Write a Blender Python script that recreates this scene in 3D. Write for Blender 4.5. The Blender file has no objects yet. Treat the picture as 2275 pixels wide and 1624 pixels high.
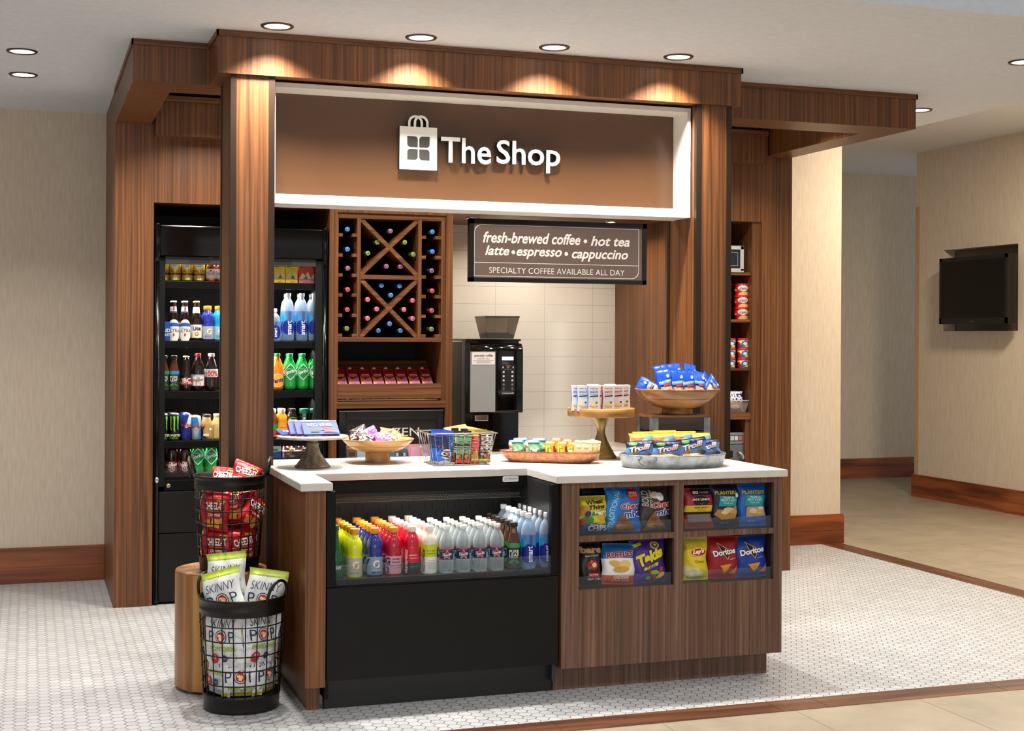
import bpy, bmesh, math, random
from mathutils import Matrix, Vector
random.seed(7)
PI = math.pi
SC = bpy.context.scene
COL = SC.collection

# ------------------------------------------------------------------ camera
CAM = Vector((-1.0523, -5.7002, 1.5545)); YAW = .3311; ROLL = .0052; FPX = 3124.06; PPY = 812 - 63.83
_f = Vector((math.sin(YAW), math.cos(YAW), 0)); _r0 = Vector((math.cos(YAW), -math.sin(YAW), 0)); _z = Vector((0, 0, 1))
_r = _r0 * math.cos(ROLL) + _z * math.sin(ROLL); _u = _z * math.cos(ROLL) - _r0 * math.sin(ROLL)
cd = bpy.data.cameras.new('camera'); cd.sensor_width = 36; cd.lens = FPX / 2275 * 36
cd.shift_y = -63.83 / 2275; cd.clip_start = .05; cd.clip_end = 100
cam = bpy.data.objects.new('camera', cd); COL.objects.link(cam)
cam.matrix_world = Matrix(((_r.x, _u.x, -_f.x, CAM.x), (_r.y, _u.y, -_f.y, CAM.y), (_r.z, _u.z, -_f.z, CAM.z), (0, 0, 0, 1)))
SC.camera = cam

def at(u, v, ax, c):
    """where the sight line of photo point (u, v) meets the plane ax = c"""
    d = _f + _r * ((u - 1137.5) / FPX) - _u * ((v - PPY) / FPX)
    i = 'xyz'.index(ax)
    return CAM + d * ((c - CAM[i]) / d[i])

# ------------------------------------------------------------------ world, exposure, lamps
w = bpy.data.worlds.new('lobby'); SC.world = w; w.use_nodes = True
w.node_tree.nodes['Background'].inputs[0].default_value = (.97, .99, 1.0, 1)
w.node_tree.nodes['Background'].inputs[1].default_value = .48
vs = SC.view_settings
vs.view_transform = 'Standard'; vs.look = 'None'; vs.gamma = 1; vs.use_curve_mapping = False; vs.exposure = 0.0
SC.cycles.max_bounces = 7; SC.cycles.transparent_max_bounces = 24; SC.cycles.caustics_reflective = False; SC.cycles.caustics_refractive = False

CEIL_Z = 2.945
def area(name, loc, size, power, color=(1, .9, .78), spread=180, shape='DISK', sy=None, rot=(0, 0, 0)):
    l = bpy.data.lights.new(name, 'AREA'); l.shape = shape; l.size = size
    if sy: l.size_y = sy
    l.energy = power; l.color = color; l.spread = math.radians(spread)
    o = bpy.data.objects.new(name, l); o.location = loc; o.rotation_euler = rot; COL.objects.link(o)
    return o
CEIL = 2.957
WARM = (1, .93, .82)
# frontal fill panel added behind the camera, and lobby ceiling lamps, all unseen
area('front_fill', (-1.5, -9.5, 1.5), 6.0, 80, (1, .99, .97), 180, 'RECTANGLE', 2.2, (PI / 2, 0, 0))
for x in (-1.7, .4, 2.5): area('unseen_lamp', (x, -2.5, 3.35), .3, 30, (1, .98, .95), 112)
area('unseen_lamp', (-4.4, 1.0, CEIL_Z), .14, 34, (1, .97, .93), 112)  # unseen lamp added so floor bounce lifts the left ceiling and wall
area('hall_lamp', (5.8, 2.6, 3.36), .5, 130, (1, .86, .68))
# lamps inside the shop bay, recessed in the ceiling behind the sign
for x, y, p in ((-.08, 1.95, 24), (.95, 1.9, 17), (1.9, 1.9, 17), (3.2, 1.75, 22)):
    area('bay_lamp', (x, y, CEIL - .012), .16, p, WARM, 130)

# ------------------------------------------------------------------ materials
def lin(h):
    h = h.lstrip('#'); c = [int(h[i:i + 2], 16) / 255 for i in (0, 2, 4)]
    return tuple(x / 12.92 if x <= .04045 else ((x + .055) / 1.055) ** 2.4 for x in c) + (1,)
MATS = {}
def mat(hexc, rough=.5, metal=0., coat=0., emit=0., bump=0., bscale=60., key=None, alpha=None, spec=.5):
    k = key or (hexc, rough, metal, coat, emit, bump, bscale, alpha)
    if k in MATS: return MATS[k]
    m = bpy.data.materials.new('%s_%s' % (hexc.strip('#'), len(MATS))); m.use_nodes = True; MATS[k] = m
    n = m.node_tree.nodes; b = n['Principled BSDF']; L = m.node_tree.links.new
    b.inputs['Base Color'].default_value = lin(hexc); b.inputs['Roughness'].default_value = rough
    b.inputs['Metallic'].default_value = metal; b.inputs['Coat Weight'].default_value = coat
    b.inputs['Coat Roughness'].default_value = .06; b.inputs['Specular IOR Level'].default_value = spec
    if emit: b.inputs['Emission Color'].default_value = lin(hexc); b.inputs['Emission Strength'].default_value = emit
    if bump:
        t = n.new('ShaderNodeTexCoord'); z = n.new('ShaderNodeTexNoise'); z.inputs['Scale'].default_value = bscale; z.inputs['Detail'].default_value = 2
        bm_ = n.new('ShaderNodeBump'); bm_.inputs['Strength'].default_value = bump; bm_.inputs['Distance'].default_value = .004
        L(t.outputs['Object'], z.inputs['Vector']); L(z.outputs[0], bm_.inputs['Height']); L(bm_.outputs[0], b.inputs['Normal'])
    if alpha is not None:       # clear sheet: mostly see-through with a glossy face
        tr = n.new('ShaderNodeBsdfTransparent'); tr.inputs[0].default_value = lin(hexc)
        fr = n.new('ShaderNodeLayerWeight'); fr.inputs['Blend'].default_value = .35
        mr = n.new('ShaderNodeMapRange'); mr.inputs['To Min'].default_value = alpha; mr.inputs['To Max'].default_value = min(1, alpha + (.55 if alpha > .05 else .2))
        mx = n.new('ShaderNodeMixShader')
        L(fr.outputs['Facing'], mr.inputs['Value']); L(mr.outputs[0], mx.inputs[0]); L(tr.outputs[0], mx.inputs[1]); L(b.outputs[0], mx.inputs[2])
        L(mx.outputs[0], n['Material Output'].inputs[0])
    return m

def nodes_of(name):
    m = bpy.data.materials.new(name); m.use_nodes = True
    return m, m.node_tree.nodes, m.node_tree.links.new, m.node_tree.nodes['Principled BSDF']
def ramp(n, stops):
    r = n.new('ShaderNodeValToRGB'); e = r.color_ramp.elements
    e[0].position, e[0].color = stops[0]; e[1].position, e[1].color = stops[-1]
    for p, c in stops[1:-1]:
        x = e.new(p); x.color = c
    return r
def wood(name, axis='z', cols=('#4a2f1f', '#6d4a33', '#85603f'), rough=.42, fine=95., along=.9, bump=.06):
    m, n, L, b = nodes_of(name)
    t = n.new('ShaderNodeTexCoord'); mp = n.new('ShaderNodeMapping')
    mp.inputs['Scale'].default_value = [along if a == axis else fine for a in 'xyz']
    mq = n.new('ShaderNodeMapping'); mq.inputs['Scale'].default_value = [.8 if a == axis else 5 for a in 'xyz']
    w0 = n.new('ShaderNodeTexNoise'); w0.inputs['Scale'].default_value = 1; w0.inputs['Detail'].default_value = 2
    ad = n.new('ShaderNodeMixRGB'); ad.blend_type = 'ADD'; ad.inputs[0].default_value = 1
    ml = n.new('ShaderNodeVectorMath'); ml.operation = 'SCALE'; ml.inputs['Scale'].default_value = 2.6
    n1 = n.new('ShaderNodeTexNoise'); n1.inputs['Scale'].default_value = 1; n1.inputs['Detail'].default_value = 5; n1.inputs['Roughness'].default_value = .42
    n2 = n.new('ShaderNodeTexNoise'); n2.inputs['Scale'].default_value = .28; n2.inputs['Detail'].default_value = 3
    r = ramp(n, [(.28, lin(cols[0])), (.5, lin(cols[1])), (.72, lin(cols[2]))])
    r2 = ramp(n, [(.35, (.84, .83, .82, 1)), (.65, (1.08, 1.07, 1.06, 1))])
    mu = n.new('ShaderNodeMixRGB'); mu.blend_type = 'MULTIPLY'; mu.inputs[0].default_value = 1
    bp = n.new('ShaderNodeBump'); bp.inputs['Strength'].default_value = bump; bp.inputs['Distance'].default_value = .002
    L(t.outputs['Object'], mp.inputs[0]); L(t.outputs['Object'], mq.inputs[0]); L(mq.outputs[0], w0.inputs['Vector'])
    L(w0.outputs['Color'], ml.inputs[0]); L(mp.outputs[0], ad.inputs[1]); L(ml.outputs[0], ad.inputs[2])
    L(ad.outputs[0], n1.inputs['Vector']); L(ad.outputs[0], n2.inputs['Vector'])
    L(n1.outputs[0], r.inputs[0]); L(n2.outputs[0], r2.inputs[0]); L(r.outputs[0], mu.inputs[1]); L(r2.outputs[0], mu.inputs[2])
    L(mu.outputs[0], b.inputs['Base Color']); L(n1.outputs[0], bp.inputs['Height']); L(bp.outputs[0], b.inputs['Normal'])
    b.inputs['Roughness'].default_value = rough
    return m
WCOL = ('#492811', '#6b401e', '#86562b')
WALNUT = wood('walnut_upright', 'z', WCOL); WALNUT_X = wood('walnut_across', 'x', WCOL); WALNUT_Y = wood('walnut_deep', 'y', WCOL)
WALNUT_D = wood('walnut_island', 'z', ('#4c3426', '#6a4b39', '#80604d'), .45)
CHERRY = wood('cherry_skirting', 'x', ('#55260f', '#8c481f', '#a85d2e'), .32, 14, .7); CHERRY_Y = wood('cherry_skirting_deep', 'y', ('#55260f', '#8c481f', '#a85d2e'), .32, 14, .7)
BORDER = wood('border_plank', 'x', ('#33190c', '#54301a', '#6f4627'), .35, 22, .8); BORDER_Y = wood('border_plank_deep', 'y', ('#33190c', '#54301a', '#6f4627'), .35, 22, .8)
OAKY = wood('acacia', 'x', ('#6d4520', '#a3743d', '#c4935a'), .4, 20, 2.5); TEAK = wood('teak_stump', 'z', ('#5f3517', '#9a6230', '#c58b50'), .4, 13, .6)
MANGO = wood('mango_bowl', 'x', ('#8c6334', '#b78a52', '#d0a468'), .33, 24, 3.)
RUSTIC = wood('rustic_plank', 'x', ('#1a110b', '#2e2017', '#46342a'), .6, 30, 2.)

def tile_hex():
    m, n, L, b = nodes_of('hexagon_mosaic')
    t = n.new('ShaderNodeTexCoord')
    def vm(op, a=None, c=None, s=None):
        x = n.new('ShaderNodeVectorMath'); x.operation = op
        for i, q in enumerate((a, c)):
            if q is None: continue
            if isinstance(q, tuple): x.inputs[i].default_value = q
            else: L(q, x.inputs[i])
        if s is not None: x.inputs['Scale'].default_value = s
        return x
    def mt(op, a, c=None):
        x = n.new('ShaderNodeMath'); x.operation = op
        for i, q in enumerate((a, c)):
            if q is None: continue
            if isinstance(q, (int, float)): x.inputs[i].default_value = q
            else: L(q, x.inputs[i])
        return x.outputs[0]
    S = 1 / .054
    p = vm('MULTIPLY', t.outputs['Object'], (S, S, 0)).outputs[0]
    R = (math.sqrt(3), 1, 1); H = (math.sqrt(3) / 2, .5, 0)
    ps = vm('ADD', p, (400 * R[0], 400, 0)).outputs[0]
    a = vm('SUBTRACT', vm('MODULO', ps, R).outputs[0], H).outputs[0]
    c = vm('SUBTRACT', vm('MODULO', vm('SUBTRACT', ps, H).outputs[0], R).outputs[0], H).outputs[0]
    da = vm('DOT_PRODUCT', a, a).outputs['Value']; db = vm('DOT_PRODUCT', c, c).outputs['Value']
    lt = mt('LESS_THAN', da, db)
    mx = n.new('ShaderNodeMix'); mx.data_type = 'VECTOR'; L(lt, mx.inputs['Factor']); L(c, mx.inputs[4]); L(a, mx.inputs[5])
    g = mx.outputs[1]
    ab = vm('ABSOLUTE', g).outputs[0]
    sx = n.new('ShaderNodeSeparateXYZ'); L(ab, sx.inputs[0])
    d = mt('MAXIMUM', sx.outputs['Y'], vm('DOT_PRODUCT', ab, (math.sqrt(3) / 2, .5, 0)).outputs['Value'])
    grout = ramp(n, [(.458, (0, 0, 0, 1)), (.478, (1, 1, 1, 1))]); L(d, grout.inputs[0])
    ident = vm('SUBTRACT', ps, g).outputs[0]
    wn = n.new('ShaderNodeTexWhiteNoise'); wn.noise_dimensions = '2D'; sn = vm('SNAP', vm('ADD', ident, (.01, .01, 0)).outputs[0], (.2, .2, 1)).outputs[0]; L(sn, wn.inputs['Vector'])
    tone = ramp(n, [(0, lin('#acacad')), (1, lin('#b9b9b9'))]); L(wn.outputs['Value'], tone.inputs[0])
    cm = n.new('ShaderNodeMixRGB'); L(grout.outputs[0], cm.inputs[0]); L(tone.outputs[0], cm.inputs[1]); cm.inputs[2].default_value = lin('#5a554f')
    L(cm.outputs[0], b.inputs['Base Color']); b.inputs['Roughness'].default_value = .38
    bp = n.new('ShaderNodeBump'); bp.invert = True; bp.inputs['Strength'].default_value = .5; bp.inputs['Distance'].default_value = .003
    L(grout.outputs[0], bp.inputs['Height']); L(bp.outputs[0], b.inputs['Normal'])
    return m
def grid_tile(name, axes, w, h, off, line, ctile, cline, rough, mottle=None, msc=4., stagger=False):
    """rectangular tiles on two object axes"""
    m, n, L, b = nodes_of(name)
    t = n.new('ShaderNodeTexCoord'); sp = n.new('ShaderNodeSeparateXYZ'); L(t.outputs['Object'], sp.inputs[0])
    def mt(op, a, c=None):
        x = n.new('ShaderNodeMath'); x.operation = op
        for i, q in enumerate((a, c)):
            if q is None: continue
            if isinstance(q, (int, float)): x.inputs[i].default_value = q
            else: L(q, x.inputs[i])
        return x.outputs[0]
    ds = []
    for ax, s, o in zip(axes, (w, h), off):
        q = mt('DIVIDE', mt('SUBTRACT', sp.outputs[ax], o - 100 * s), s)
        fr = mt('FRACT', q)
        ds.append(mt('MULTIPLY', mt('SUBTRACT', .5, mt('ABSOLUTE', mt('SUBTRACT', fr, .5))), s))
    d = mt('MINIMUM', ds[0], ds[1])
    g = ramp(n, [(0, (1, 1, 1, 1)), (1, (0, 0, 0, 1))]); L(mt('DIVIDE', d, line), g.inputs[0])
    cm = n.new('ShaderNodeMixRGB'); L(g.outputs[0], cm.inputs[0]); cm.inputs[2].default_value = lin(cline)
    if mottle:
        nz = n.new('ShaderNodeTexNoise'); nz.inputs['Scale'].default_value = msc; nz.inputs['Detail'].default_value = 6; nz.inputs['Roughness'].default_value = .65
        L(t.outputs['Object'], nz.inputs['Vector']); r = ramp(n, [(.35, lin(mottle)), (.6, lin(ctile))]); L(nz.outputs[0], r.inputs[0]); L(r.outputs[0], cm.inputs[1])
    else: cm.inputs[1].default_value = lin(ctile)
    L(cm.outputs[0], b.inputs['Base Color']); b.inputs['Roughness'].default_value = rough
    bp = n.new('ShaderNodeBump'); bp.invert = True; bp.inputs['Strength'].default_value = .4; bp.inputs['Distance'].default_value = .002
    L(g.outputs[0], bp.inputs['Height']); L(bp.outputs[0], b.inputs['Normal'])
    return m
def fibre(name, c0, c1, rough=.75, sc=(70, 70, 9)):
    m, n, L, b = nodes_of(name)
    t = n.new('ShaderNodeTexCoord'); mp = n.new('ShaderNodeMapping'); mp.inputs['Scale'].default_value = sc
    nz = n.new('ShaderNodeTexNoise'); nz.inputs['Scale'].default_value = 1; nz.inputs['Detail'].default_value = 4
    r = ramp(n, [(.3, lin(c0)), (.7, lin(c1))])
    L(t.outputs['Object'], mp.inputs[0]); L(mp.outputs[0], nz.inputs['Vector']); L(nz.outputs[0], r.inputs[0]); L(r.outputs[0], b.inputs['Base Color'])
    b.inputs['Roughness'].default_value = rough
    return m
HEX = tile_hex()
STONE = grid_tile('stone_tile', 'XY', .61, .61, (.15, -.54), .004, '#a0937f', '#6f6456', .35, '#8f8370', 3.2)
SUBWAY = grid_tile('wall_tile', 'XZ', .3596, .1205, (1.971, .934), .0022, '#eceae6', '#bdb8b0', .22)
PAPER = fibre('wallpaper', '#cfbea8', '#dccdb9'); PAINT = fibre('ceiling_paint', '#dfe4ea', '#e7ebf0', .9, (30, 30, 30))
QUARTZ = fibre('quartz', '#d3cec6', '#e0dbd3', .22, (6, 2.5, 6))
PLASTER = None; GALV = fibre('galvanised', '#70767c', '#a5abb0', .38, (22, 22, 22)); GALV.node_tree.nodes['Principled BSDF'].inputs['Metallic'].default_value = .75
COPPER = fibre('copper', '#8a5438', '#b57f5c', .38, (60, 60, 60)); COPPER.node_tree.nodes['Principled BSDF'].inputs['Metallic'].default_value = .65
AGED = fibre('aged_zinc', '#4a4136', '#857966', .5, (35, 35, 6)); AGED.node_tree.nodes['Principled BSDF'].inputs['Metallic'].default_value = .5
BRONZE = mat('#38281c', .38, .5); BLACK = mat('#060606', .4, spec=.2); BLACKG = mat('#050505', .12, coat=.3, spec=.4); CHAR = mat('#1c1b1b', .45)
WHITE = mat('#eeece8', .35); STEEL = mat('#a8a8a6', .3, .9); CHROME = mat('#d8d8d8', .12, 1.); GOLD = mat('#8a7448', .35, .75)
WIREB = mat('#15110e', .4, .3); CLEAR = mat('#f6f8f8', .03, alpha=.015, key='clear'); WATER = mat('#dfe6e8', .1, alpha=.2, key='water')

# ------------------------------------------------------------------ mesh builder
KIDS = {}
class MB:
    def __init__(s): s.v = []; s.f = []; s.m = []; s.s = []; s.mats = []
    def mi(s, m):
        if m not in s.mats: s.mats.append(m)
        return s.mats.index(m)
    def add(s, vs, fs, m, smooth=False):
        o = len(s.v); s.v += [tuple(v) for v in vs]; i = s.mi(m)
        for f in fs: s.f.append([o + k for k in f]); s.m.append(i); s.s.append(smooth)
        return s
    def box(s, x0, x1, y0, y1, z0, z1, m, bev=0):
        vs = [(x, y, z) for x in (x0, x1) for y in (y0, y1) for z in (z0, z1)]
        fs = [(0, 1, 3, 2), (4, 6, 7, 5), (0, 4, 5, 1), (2, 3, 7, 6), (0, 2, 6, 4), (1, 5, 7, 3)]
        if bev:
            b = bmesh.new(); q = [b.verts.new(v) for v in vs]
            for f in fs: b.faces.new([q[k] for k in f])
            bmesh.ops.bevel(b, geom=b.edges[:], offset=bev, segments=2, affect='EDGES', profile=.5)
            b.verts.index_update(); vs = [v.co[:] for v in b.verts]; fs = [[v.index for v in f.verts] for f in b.faces]; b.free()
        return s.add(vs, fs, m)
    def prism(s, pts, ax, a, b, m, smooth=False):
        """polygon in the two other axes pushed from a to b along ax"""
        def P(p, t): return {'x': (t, p[0], p[1]), 'y': (p[0], t, p[1]), 'z': (p[0], p[1], t)}[ax]
        n = len(pts); vs = [P(p, a) for p in pts] + [P(p, b) for p in pts]
        fs = [list(range(n)), list(range(2 * n - 1, n - 1, -1))] + [[i, (i + 1) % n, n + (i + 1) % n, n + i] for i in range(n)]
        s.add(vs, fs[:2], m); o = len(s.v) - 2 * n; i = s.mi(m)
        for f in fs[2:]: s.f.append([o + k for k in f]); s.m.append(i); s.s.append(smooth)
        return s
    def lathe(s, prof, m, seg=24, c=(0, 0, 0), sx=1., sy=1., close=True, pw=None):
        """prof: (r, z[, material]) ; pw: superellipse power for squarish sections"""
        n = len(prof); vs = []
        for p in prof:
            for k in range(seg):
                a = 2 * PI * k / seg; x, y = math.cos(a), math.sin(a)
                if pw: q = (abs(x) ** pw + abs(y) ** pw) ** (-1 / pw); x *= q; y *= q
                vs.append((c[0] + p[0] * x * sx, c[1] + p[0] * y * sy, c[2] + p[1]))
        o = len(s.v); s.v += vs
        for i in range(n - 1):
            mm = s.mi(prof[i][2] if len(prof[i]) > 2 else m)
            for k in range(seg):
                s.f.append([o + i * seg + k, o + i * seg + (k + 1) % seg, o + (i + 1) * seg + (k + 1) % seg, o + (i + 1) * seg + k]); s.m.append(mm); s.s.append(True)
        if close:
            if prof[0][0] > 1e-5: s.f.append([o + k for k in range(seg - 1, -1, -1)]); s.m.append(s.mi(prof[0][2] if len(prof[0]) > 2 else m)); s.s.append(False)
            if prof[-1][0] > 1e-5: s.f.append([o + (n - 1) * seg + k for k in range(seg)]); s.m.append(s.mi(prof[-2][2] if len(prof[-2]) > 2 else m)); s.s.append(False)
        return s
    def tube(s, pts, r, m, seg=8, closed=False):
        pts = [Vector(p) for p in pts]; n = len(pts); rings = []; ref = None
        for i in range(n):
            a = pts[(i - 1) % n] if closed or i else pts[0]; b = pts[(i + 1) % n] if closed or i < n - 1 else pts[-1]
            t = (b - a).normalized()
            if ref is None: ref = t.orthogonal().normalized()
            ref = (ref - t * ref.dot(t)).normalized(); e = t.cross(ref)
            rings.append([pts[i] + ref * (r * math.cos(2 * PI * k / seg)) + e * (r * math.sin(2 * PI * k / seg)) for k in range(seg)])
        vs = [v[:] for g in rings for v in g]; fs = []
        for i in range(n if closed else n - 1):
            j = (i + 1) % n
            for k in range(seg): fs.append([i * seg + k, i * seg + (k + 1) % seg, j * seg + (k + 1) % seg, j * seg + k])
        if not closed: fs += [list(range(seg - 1, -1, -1)), [(n - 1) * seg + k for k in range(seg)]]
        return s.add(vs, fs, m, True)
    def grid(s, nu, nv, fn, m, smooth=True, mfn=None):
        o = len(s.v); s.v += [tuple(fn(i / nu, j / nv)) for j in range(nv + 1) for i in range(nu + 1)]
        for j in range(nv):
            for i in range(nu):
                a = o + j * (nu + 1) + i; s.f.append([a, a + 1, a + nu + 2, a + nu + 1])
                s.m.append(s.mi(mfn((i + .5) / nu, (j + .5) / nv) if mfn else m)); s.s.append(smooth)
        return s
    def xf(s, M, start=0):
        for i in range(start, len(s.v)): s.v[i] = (M @ Vector(s.v[i]))[:]
        return s
    def mesh(s, name, off=(0, 0, 0)):
        me = bpy.data.meshes.new(name)
        me.from_pydata([(v[0] - off[0], v[1] - off[1], v[2] - off[2]) for v in s.v], [], s.f)
        for m in s.mats: me.materials.append(m)
        me.polygons.foreach_set('material_index', s.m); me.polygons.foreach_set('use_smooth', s.s); me.update()
        return me
    def build(s, name, parent=None, loc=None):
        off = parent.location if parent is not None else (loc or (0, 0, 0))
        if parent is not None and parent.parent is not None: off = parent.parent.location
        o = bpy.data.objects.new(name, s.mesh(name, off)); COL.objects.link(o)
        if parent is not None: o.parent = parent; KIDS.setdefault(parent.name, []).append(o)
        elif loc: o.location = loc
        return o
def tag(o, label, cat, group=None):
    o['label'] = label; o['category'] = cat
    if group: o['group'] = group
    return o
def thing(name, label, cat, loc=(0, 0, 0), group=None):
    o = bpy.data.objects.new(name, None); o.empty_display_size = .05; o.location = loc; COL.objects.link(o)
    return tag(o, label, cat, group)
def struct(name, mb, parent=None):
    o = mb.build(name, parent); o['kind'] = 'structure'; return o
def dup(root, loc, rot=None, label=None, group=None):
    def cp(o, par):
        c = o.copy(); COL.objects.link(c); c.parent = par
        if par is not None: KIDS.setdefault(par.name, []).append(c)
        for ch in KIDS.get(o.name, ()): cp(ch, c)
        return c
    r = cp(root, None); r.location = loc
    if rot is not None: r.rotation_euler = rot
    if label: r['label'] = label
    if group: r['group'] = group
    return r

# ------------------------------------------------------------------ lettering and printed marks
_TX = {}
def text2d(t, shear=0., bold=0., sp=1.):
    """letters as flat triangles, width and height measured, centred on (0, 0)"""
    k = (t, shear, bold, sp)
    if k in _TX: return _TX[k]
    c = bpy.data.curves.new('t', 'FONT'); c.body = t; c.shear = shear; c.offset = bold; c.space_character = sp; c.resolution_u = 3; c.size = 1
    o = bpy.data.objects.new('t', c); COL.objects.link(o)
    me = bpy.data.meshes.new_from_object(o.evaluated_get(bpy.context.evaluated_depsgraph_get()))
    v = [(p.co.x, p.co.y) for p in me.vertices]; f = [list(p.vertices) for p in me.polygons]
    bpy.data.objects.remove(o); bpy.data.curves.remove(c); bpy.data.meshes.remove(me)
    if v:
        x0, x1 = min(p[0] for p in v), max(p[0] for p in v); y0, y1 = min(p[1] for p in v), max(p[1] for p in v)
        v = [(p[0] - (x0 + x1) / 2, p[1] - (y0 + y1) / 2) for p in v]
    else: x0 = y0 = 0; x1 = y1 = 1
    _TX[k] = (v, f, x1 - x0, y1 - y0)
    return _TX[k]
def place2d(v, cx, cy, sx, sy, rot=0.):
    a = math.radians(rot); ca, sa = math.cos(a), math.sin(a)
    return [(cx + x * sx * ca - y * sy * sa, cy + x * sx * sa + y * sy * ca) for x, y in v]
def label_text(t, cx, cy, wd=None, ht=None, rot=0., shear=0., bold=0., sp=1.):
    v, f, tw, th = text2d(t, shear, bold, sp)
    sx = wd / tw if wd else ht / th; sy = ht / th if ht else sx
    return place2d(v, cx, cy, sx, sy, rot), f
def ell(cx, cy, rx, ry, n=20, rot=0.):
    return place2d([(math.cos(2 * PI * k / n), math.sin(2 * PI * k / n)) for k in range(n)], cx, cy, rx, ry, rot), [list(range(n))]
def poly(*pts): return list(pts), [list(range(len(pts)))]
def rect(cx, cy, wd, ht, rot=0.): return place2d([(-.5, -.5), (.5, -.5), (.5, .5), (-.5, .5)], cx, cy, wd, ht, rot), [[0, 1, 2, 3]]
def ring(cx, cy, rx, ry, k=.8, n=24):
    v = [(cx + rx * q * math.cos(2 * PI * i / n), cy + ry * q * math.sin(2 * PI * i / n)) for q in (1, k) for i in range(n)]
    return v, [[i, (i + 1) % n, n + (i + 1) % n, n + i] for i in range(n)]
def star(cx, cy, r, k=.45, n=5, a0=90):
    return [(cx + (r if i % 2 == 0 else r * k) * math.cos(math.radians(a0 + 180 * i / n)), cy + (r if i % 2 == 0 else r * k) * math.sin(math.radians(a0 + 180 * i / n))) for i in range(2 * n)], [list(range(2 * n))]
def decal(mb, shape, fn, m, off, step=None):
    """lay a flat printed shape on a surface: fn(u, v, off) -> point"""
    v, f = shape
    if step:
        b = bmesh.new(); q = [b.verts.new((x, y, 0)) for x, y in v]
        for g in f:
            try: b.faces.new([q[i] for i in g])
            except ValueError: pass
        bmesh.ops.triangulate(b, faces=b.faces[:])
        for ax in (0, 1):
            lo, hi = min(p[ax] for p in v), max(p[ax] for p in v); t = math.floor(lo / step) * step + step
            while t < hi:
                co = (t, 0, 0) if ax == 0 else (0, t, 0)
                bmesh.ops.bisect_plane(b, geom=b.verts[:] + b.edges[:] + b.faces[:], plane_co=co, plane_no=(1 - ax, ax, 0)); t += step
        b.verts.index_update(); v = [(p.co.x, p.co.y) for p in b.verts]; f = [[p.index for p in g.verts] for g in b.faces]; b.free()
    pts = [fn(x, y, off) for x, y in v]
    fs = []
    for g in f:          # keep printed faces turned outward
        A, B, Cc = (Vector(v[g[i]] + (0,)) for i in (0, 1, 2))
        fs.append(g if (B - A).cross(Cc - A).z > 0 else g[::-1])
    return mb.add(pts, fs, m, False)
def flat(y): return lambda u, v, o: (u, y - o, v)
# ================================================================== the setting
fl = MB()
fl.add([(-8, -.375, 0), (4.62, -.375, 0), (4.62, 3.7, 0), (-8, 3.7, 0)], [(0, 1, 2, 3)], HEX)
fl.add([(-8, -9, 0), (10, -9, 0), (10, -.535, 0), (-8, -.535, 0)], [(0, 1, 2, 3)], STONE)
fl.add([(4.785, -.535, 0), (10, -.535, 0), (10, 9, 0), (4.785, 9, 0)], [(0, 1, 2, 3)], STONE)
fl.add([(-8, -9, -.05), (10, -9, -.05), (10, 9, -.05), (-8, 9, -.05)], [(3, 2, 1, 0)], STONE)
fl.add([(-8, -.535, -.001), (4.785, -.535, -.001), (4.785, -.375, -.001), (-8, -.375, -.001)], [(0, 1, 2, 3)], STONE)
fl.add([(4.62, -.375, -.001), (4.785, -.375, -.001), (4.785, 3.7, -.001), (4.62, 3.7, -.001)], [(0, 1, 2, 3)], STONE)
struct('floor', fl)
t = MB(); xs = [-8, -5.5, -3.9, -2.2, -.6, .95, 1.93, 2.15, 3.05, 3.95, 4.785]
for a, b in zip(xs, xs[1:]): t.box(a, b - .003, -.535, -.375, -.02, .0015, BORDER)
struct('trim_1', t)
t = MB(); ys = [-.375, .9, 2.1, 3.6]
for a, b in zip(ys, ys[1:]): t.box(4.62, 4.785, a, b - .003, -.02, .0015, BORDER_Y)
struct('trim_2', t)
c = MB(); c.box(-8, 4.495, -.64, 3.62, CEIL, 3.38, PAINT); c.box(4.3, 10, -3, 9, 3.39, 3.45, PAINT)
struct('ceiling', c)
wb = MB().box(-8, 4.79, 3.6, 3.85, 0, 3.39, PAPER); struct('wall_back', wb)
struct('wall_far', MB().box(3, 10, 7.85, 8, 0, 3.39, PAPER))
wr = MB(); wr.box(7.25, 7.6, -4, 4.642, 0, 3.39, PAPER); wr.box(7.25, 7.6, 5.72, 6.16, 0, 3.39, PAPER)
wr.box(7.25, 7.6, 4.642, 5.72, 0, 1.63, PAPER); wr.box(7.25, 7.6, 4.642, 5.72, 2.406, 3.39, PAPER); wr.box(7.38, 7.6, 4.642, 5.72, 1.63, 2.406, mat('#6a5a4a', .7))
struct('wall_right', wr)
struct('trim_3', MB().box(7.243, 7.262, 6.1, 6.166, .2, 2.86, mat('#c0a27e', .5)))
def skirting(name, pts, m, axis):
    b = MB()
    a, o0, o1 = pts           # along span, wall face, outer face
    s = -1 if o1 < o0 else 1
    if axis == 'x':
        b.box(a[0], a[1], min(o0, o1), max(o0, o1), 0, .1, m); b.box(a[0], a[1], min(o0, o1 - s * .004), max(o0, o1 - s * .004), .1, .104, m)
        b.box(a[0], a[1], min(o0, o1), max(o0, o1), .104, .205, m); b.box(a[0], a[1], min(o0, o1 - s * .008), max(o0, o1 - s * .008), .205, .222, m)
    else:
        b.box(min(o0, o1), max(o0, o1), a[0], a[1], 0, .1, m); b.box(min(o0, o1 - s * .004), max(o0, o1 - s * .004), a[0], a[1], .1, .104, m)
        b.box(min(o0, o1), max(o0, o1), a[0], a[1], .104, .2, m); b.box(min(o0, o1 - s * .008), max(o0, o1 - s * .008), a[0], a[1], .2, .217, m)
    return struct(name, b)
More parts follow.
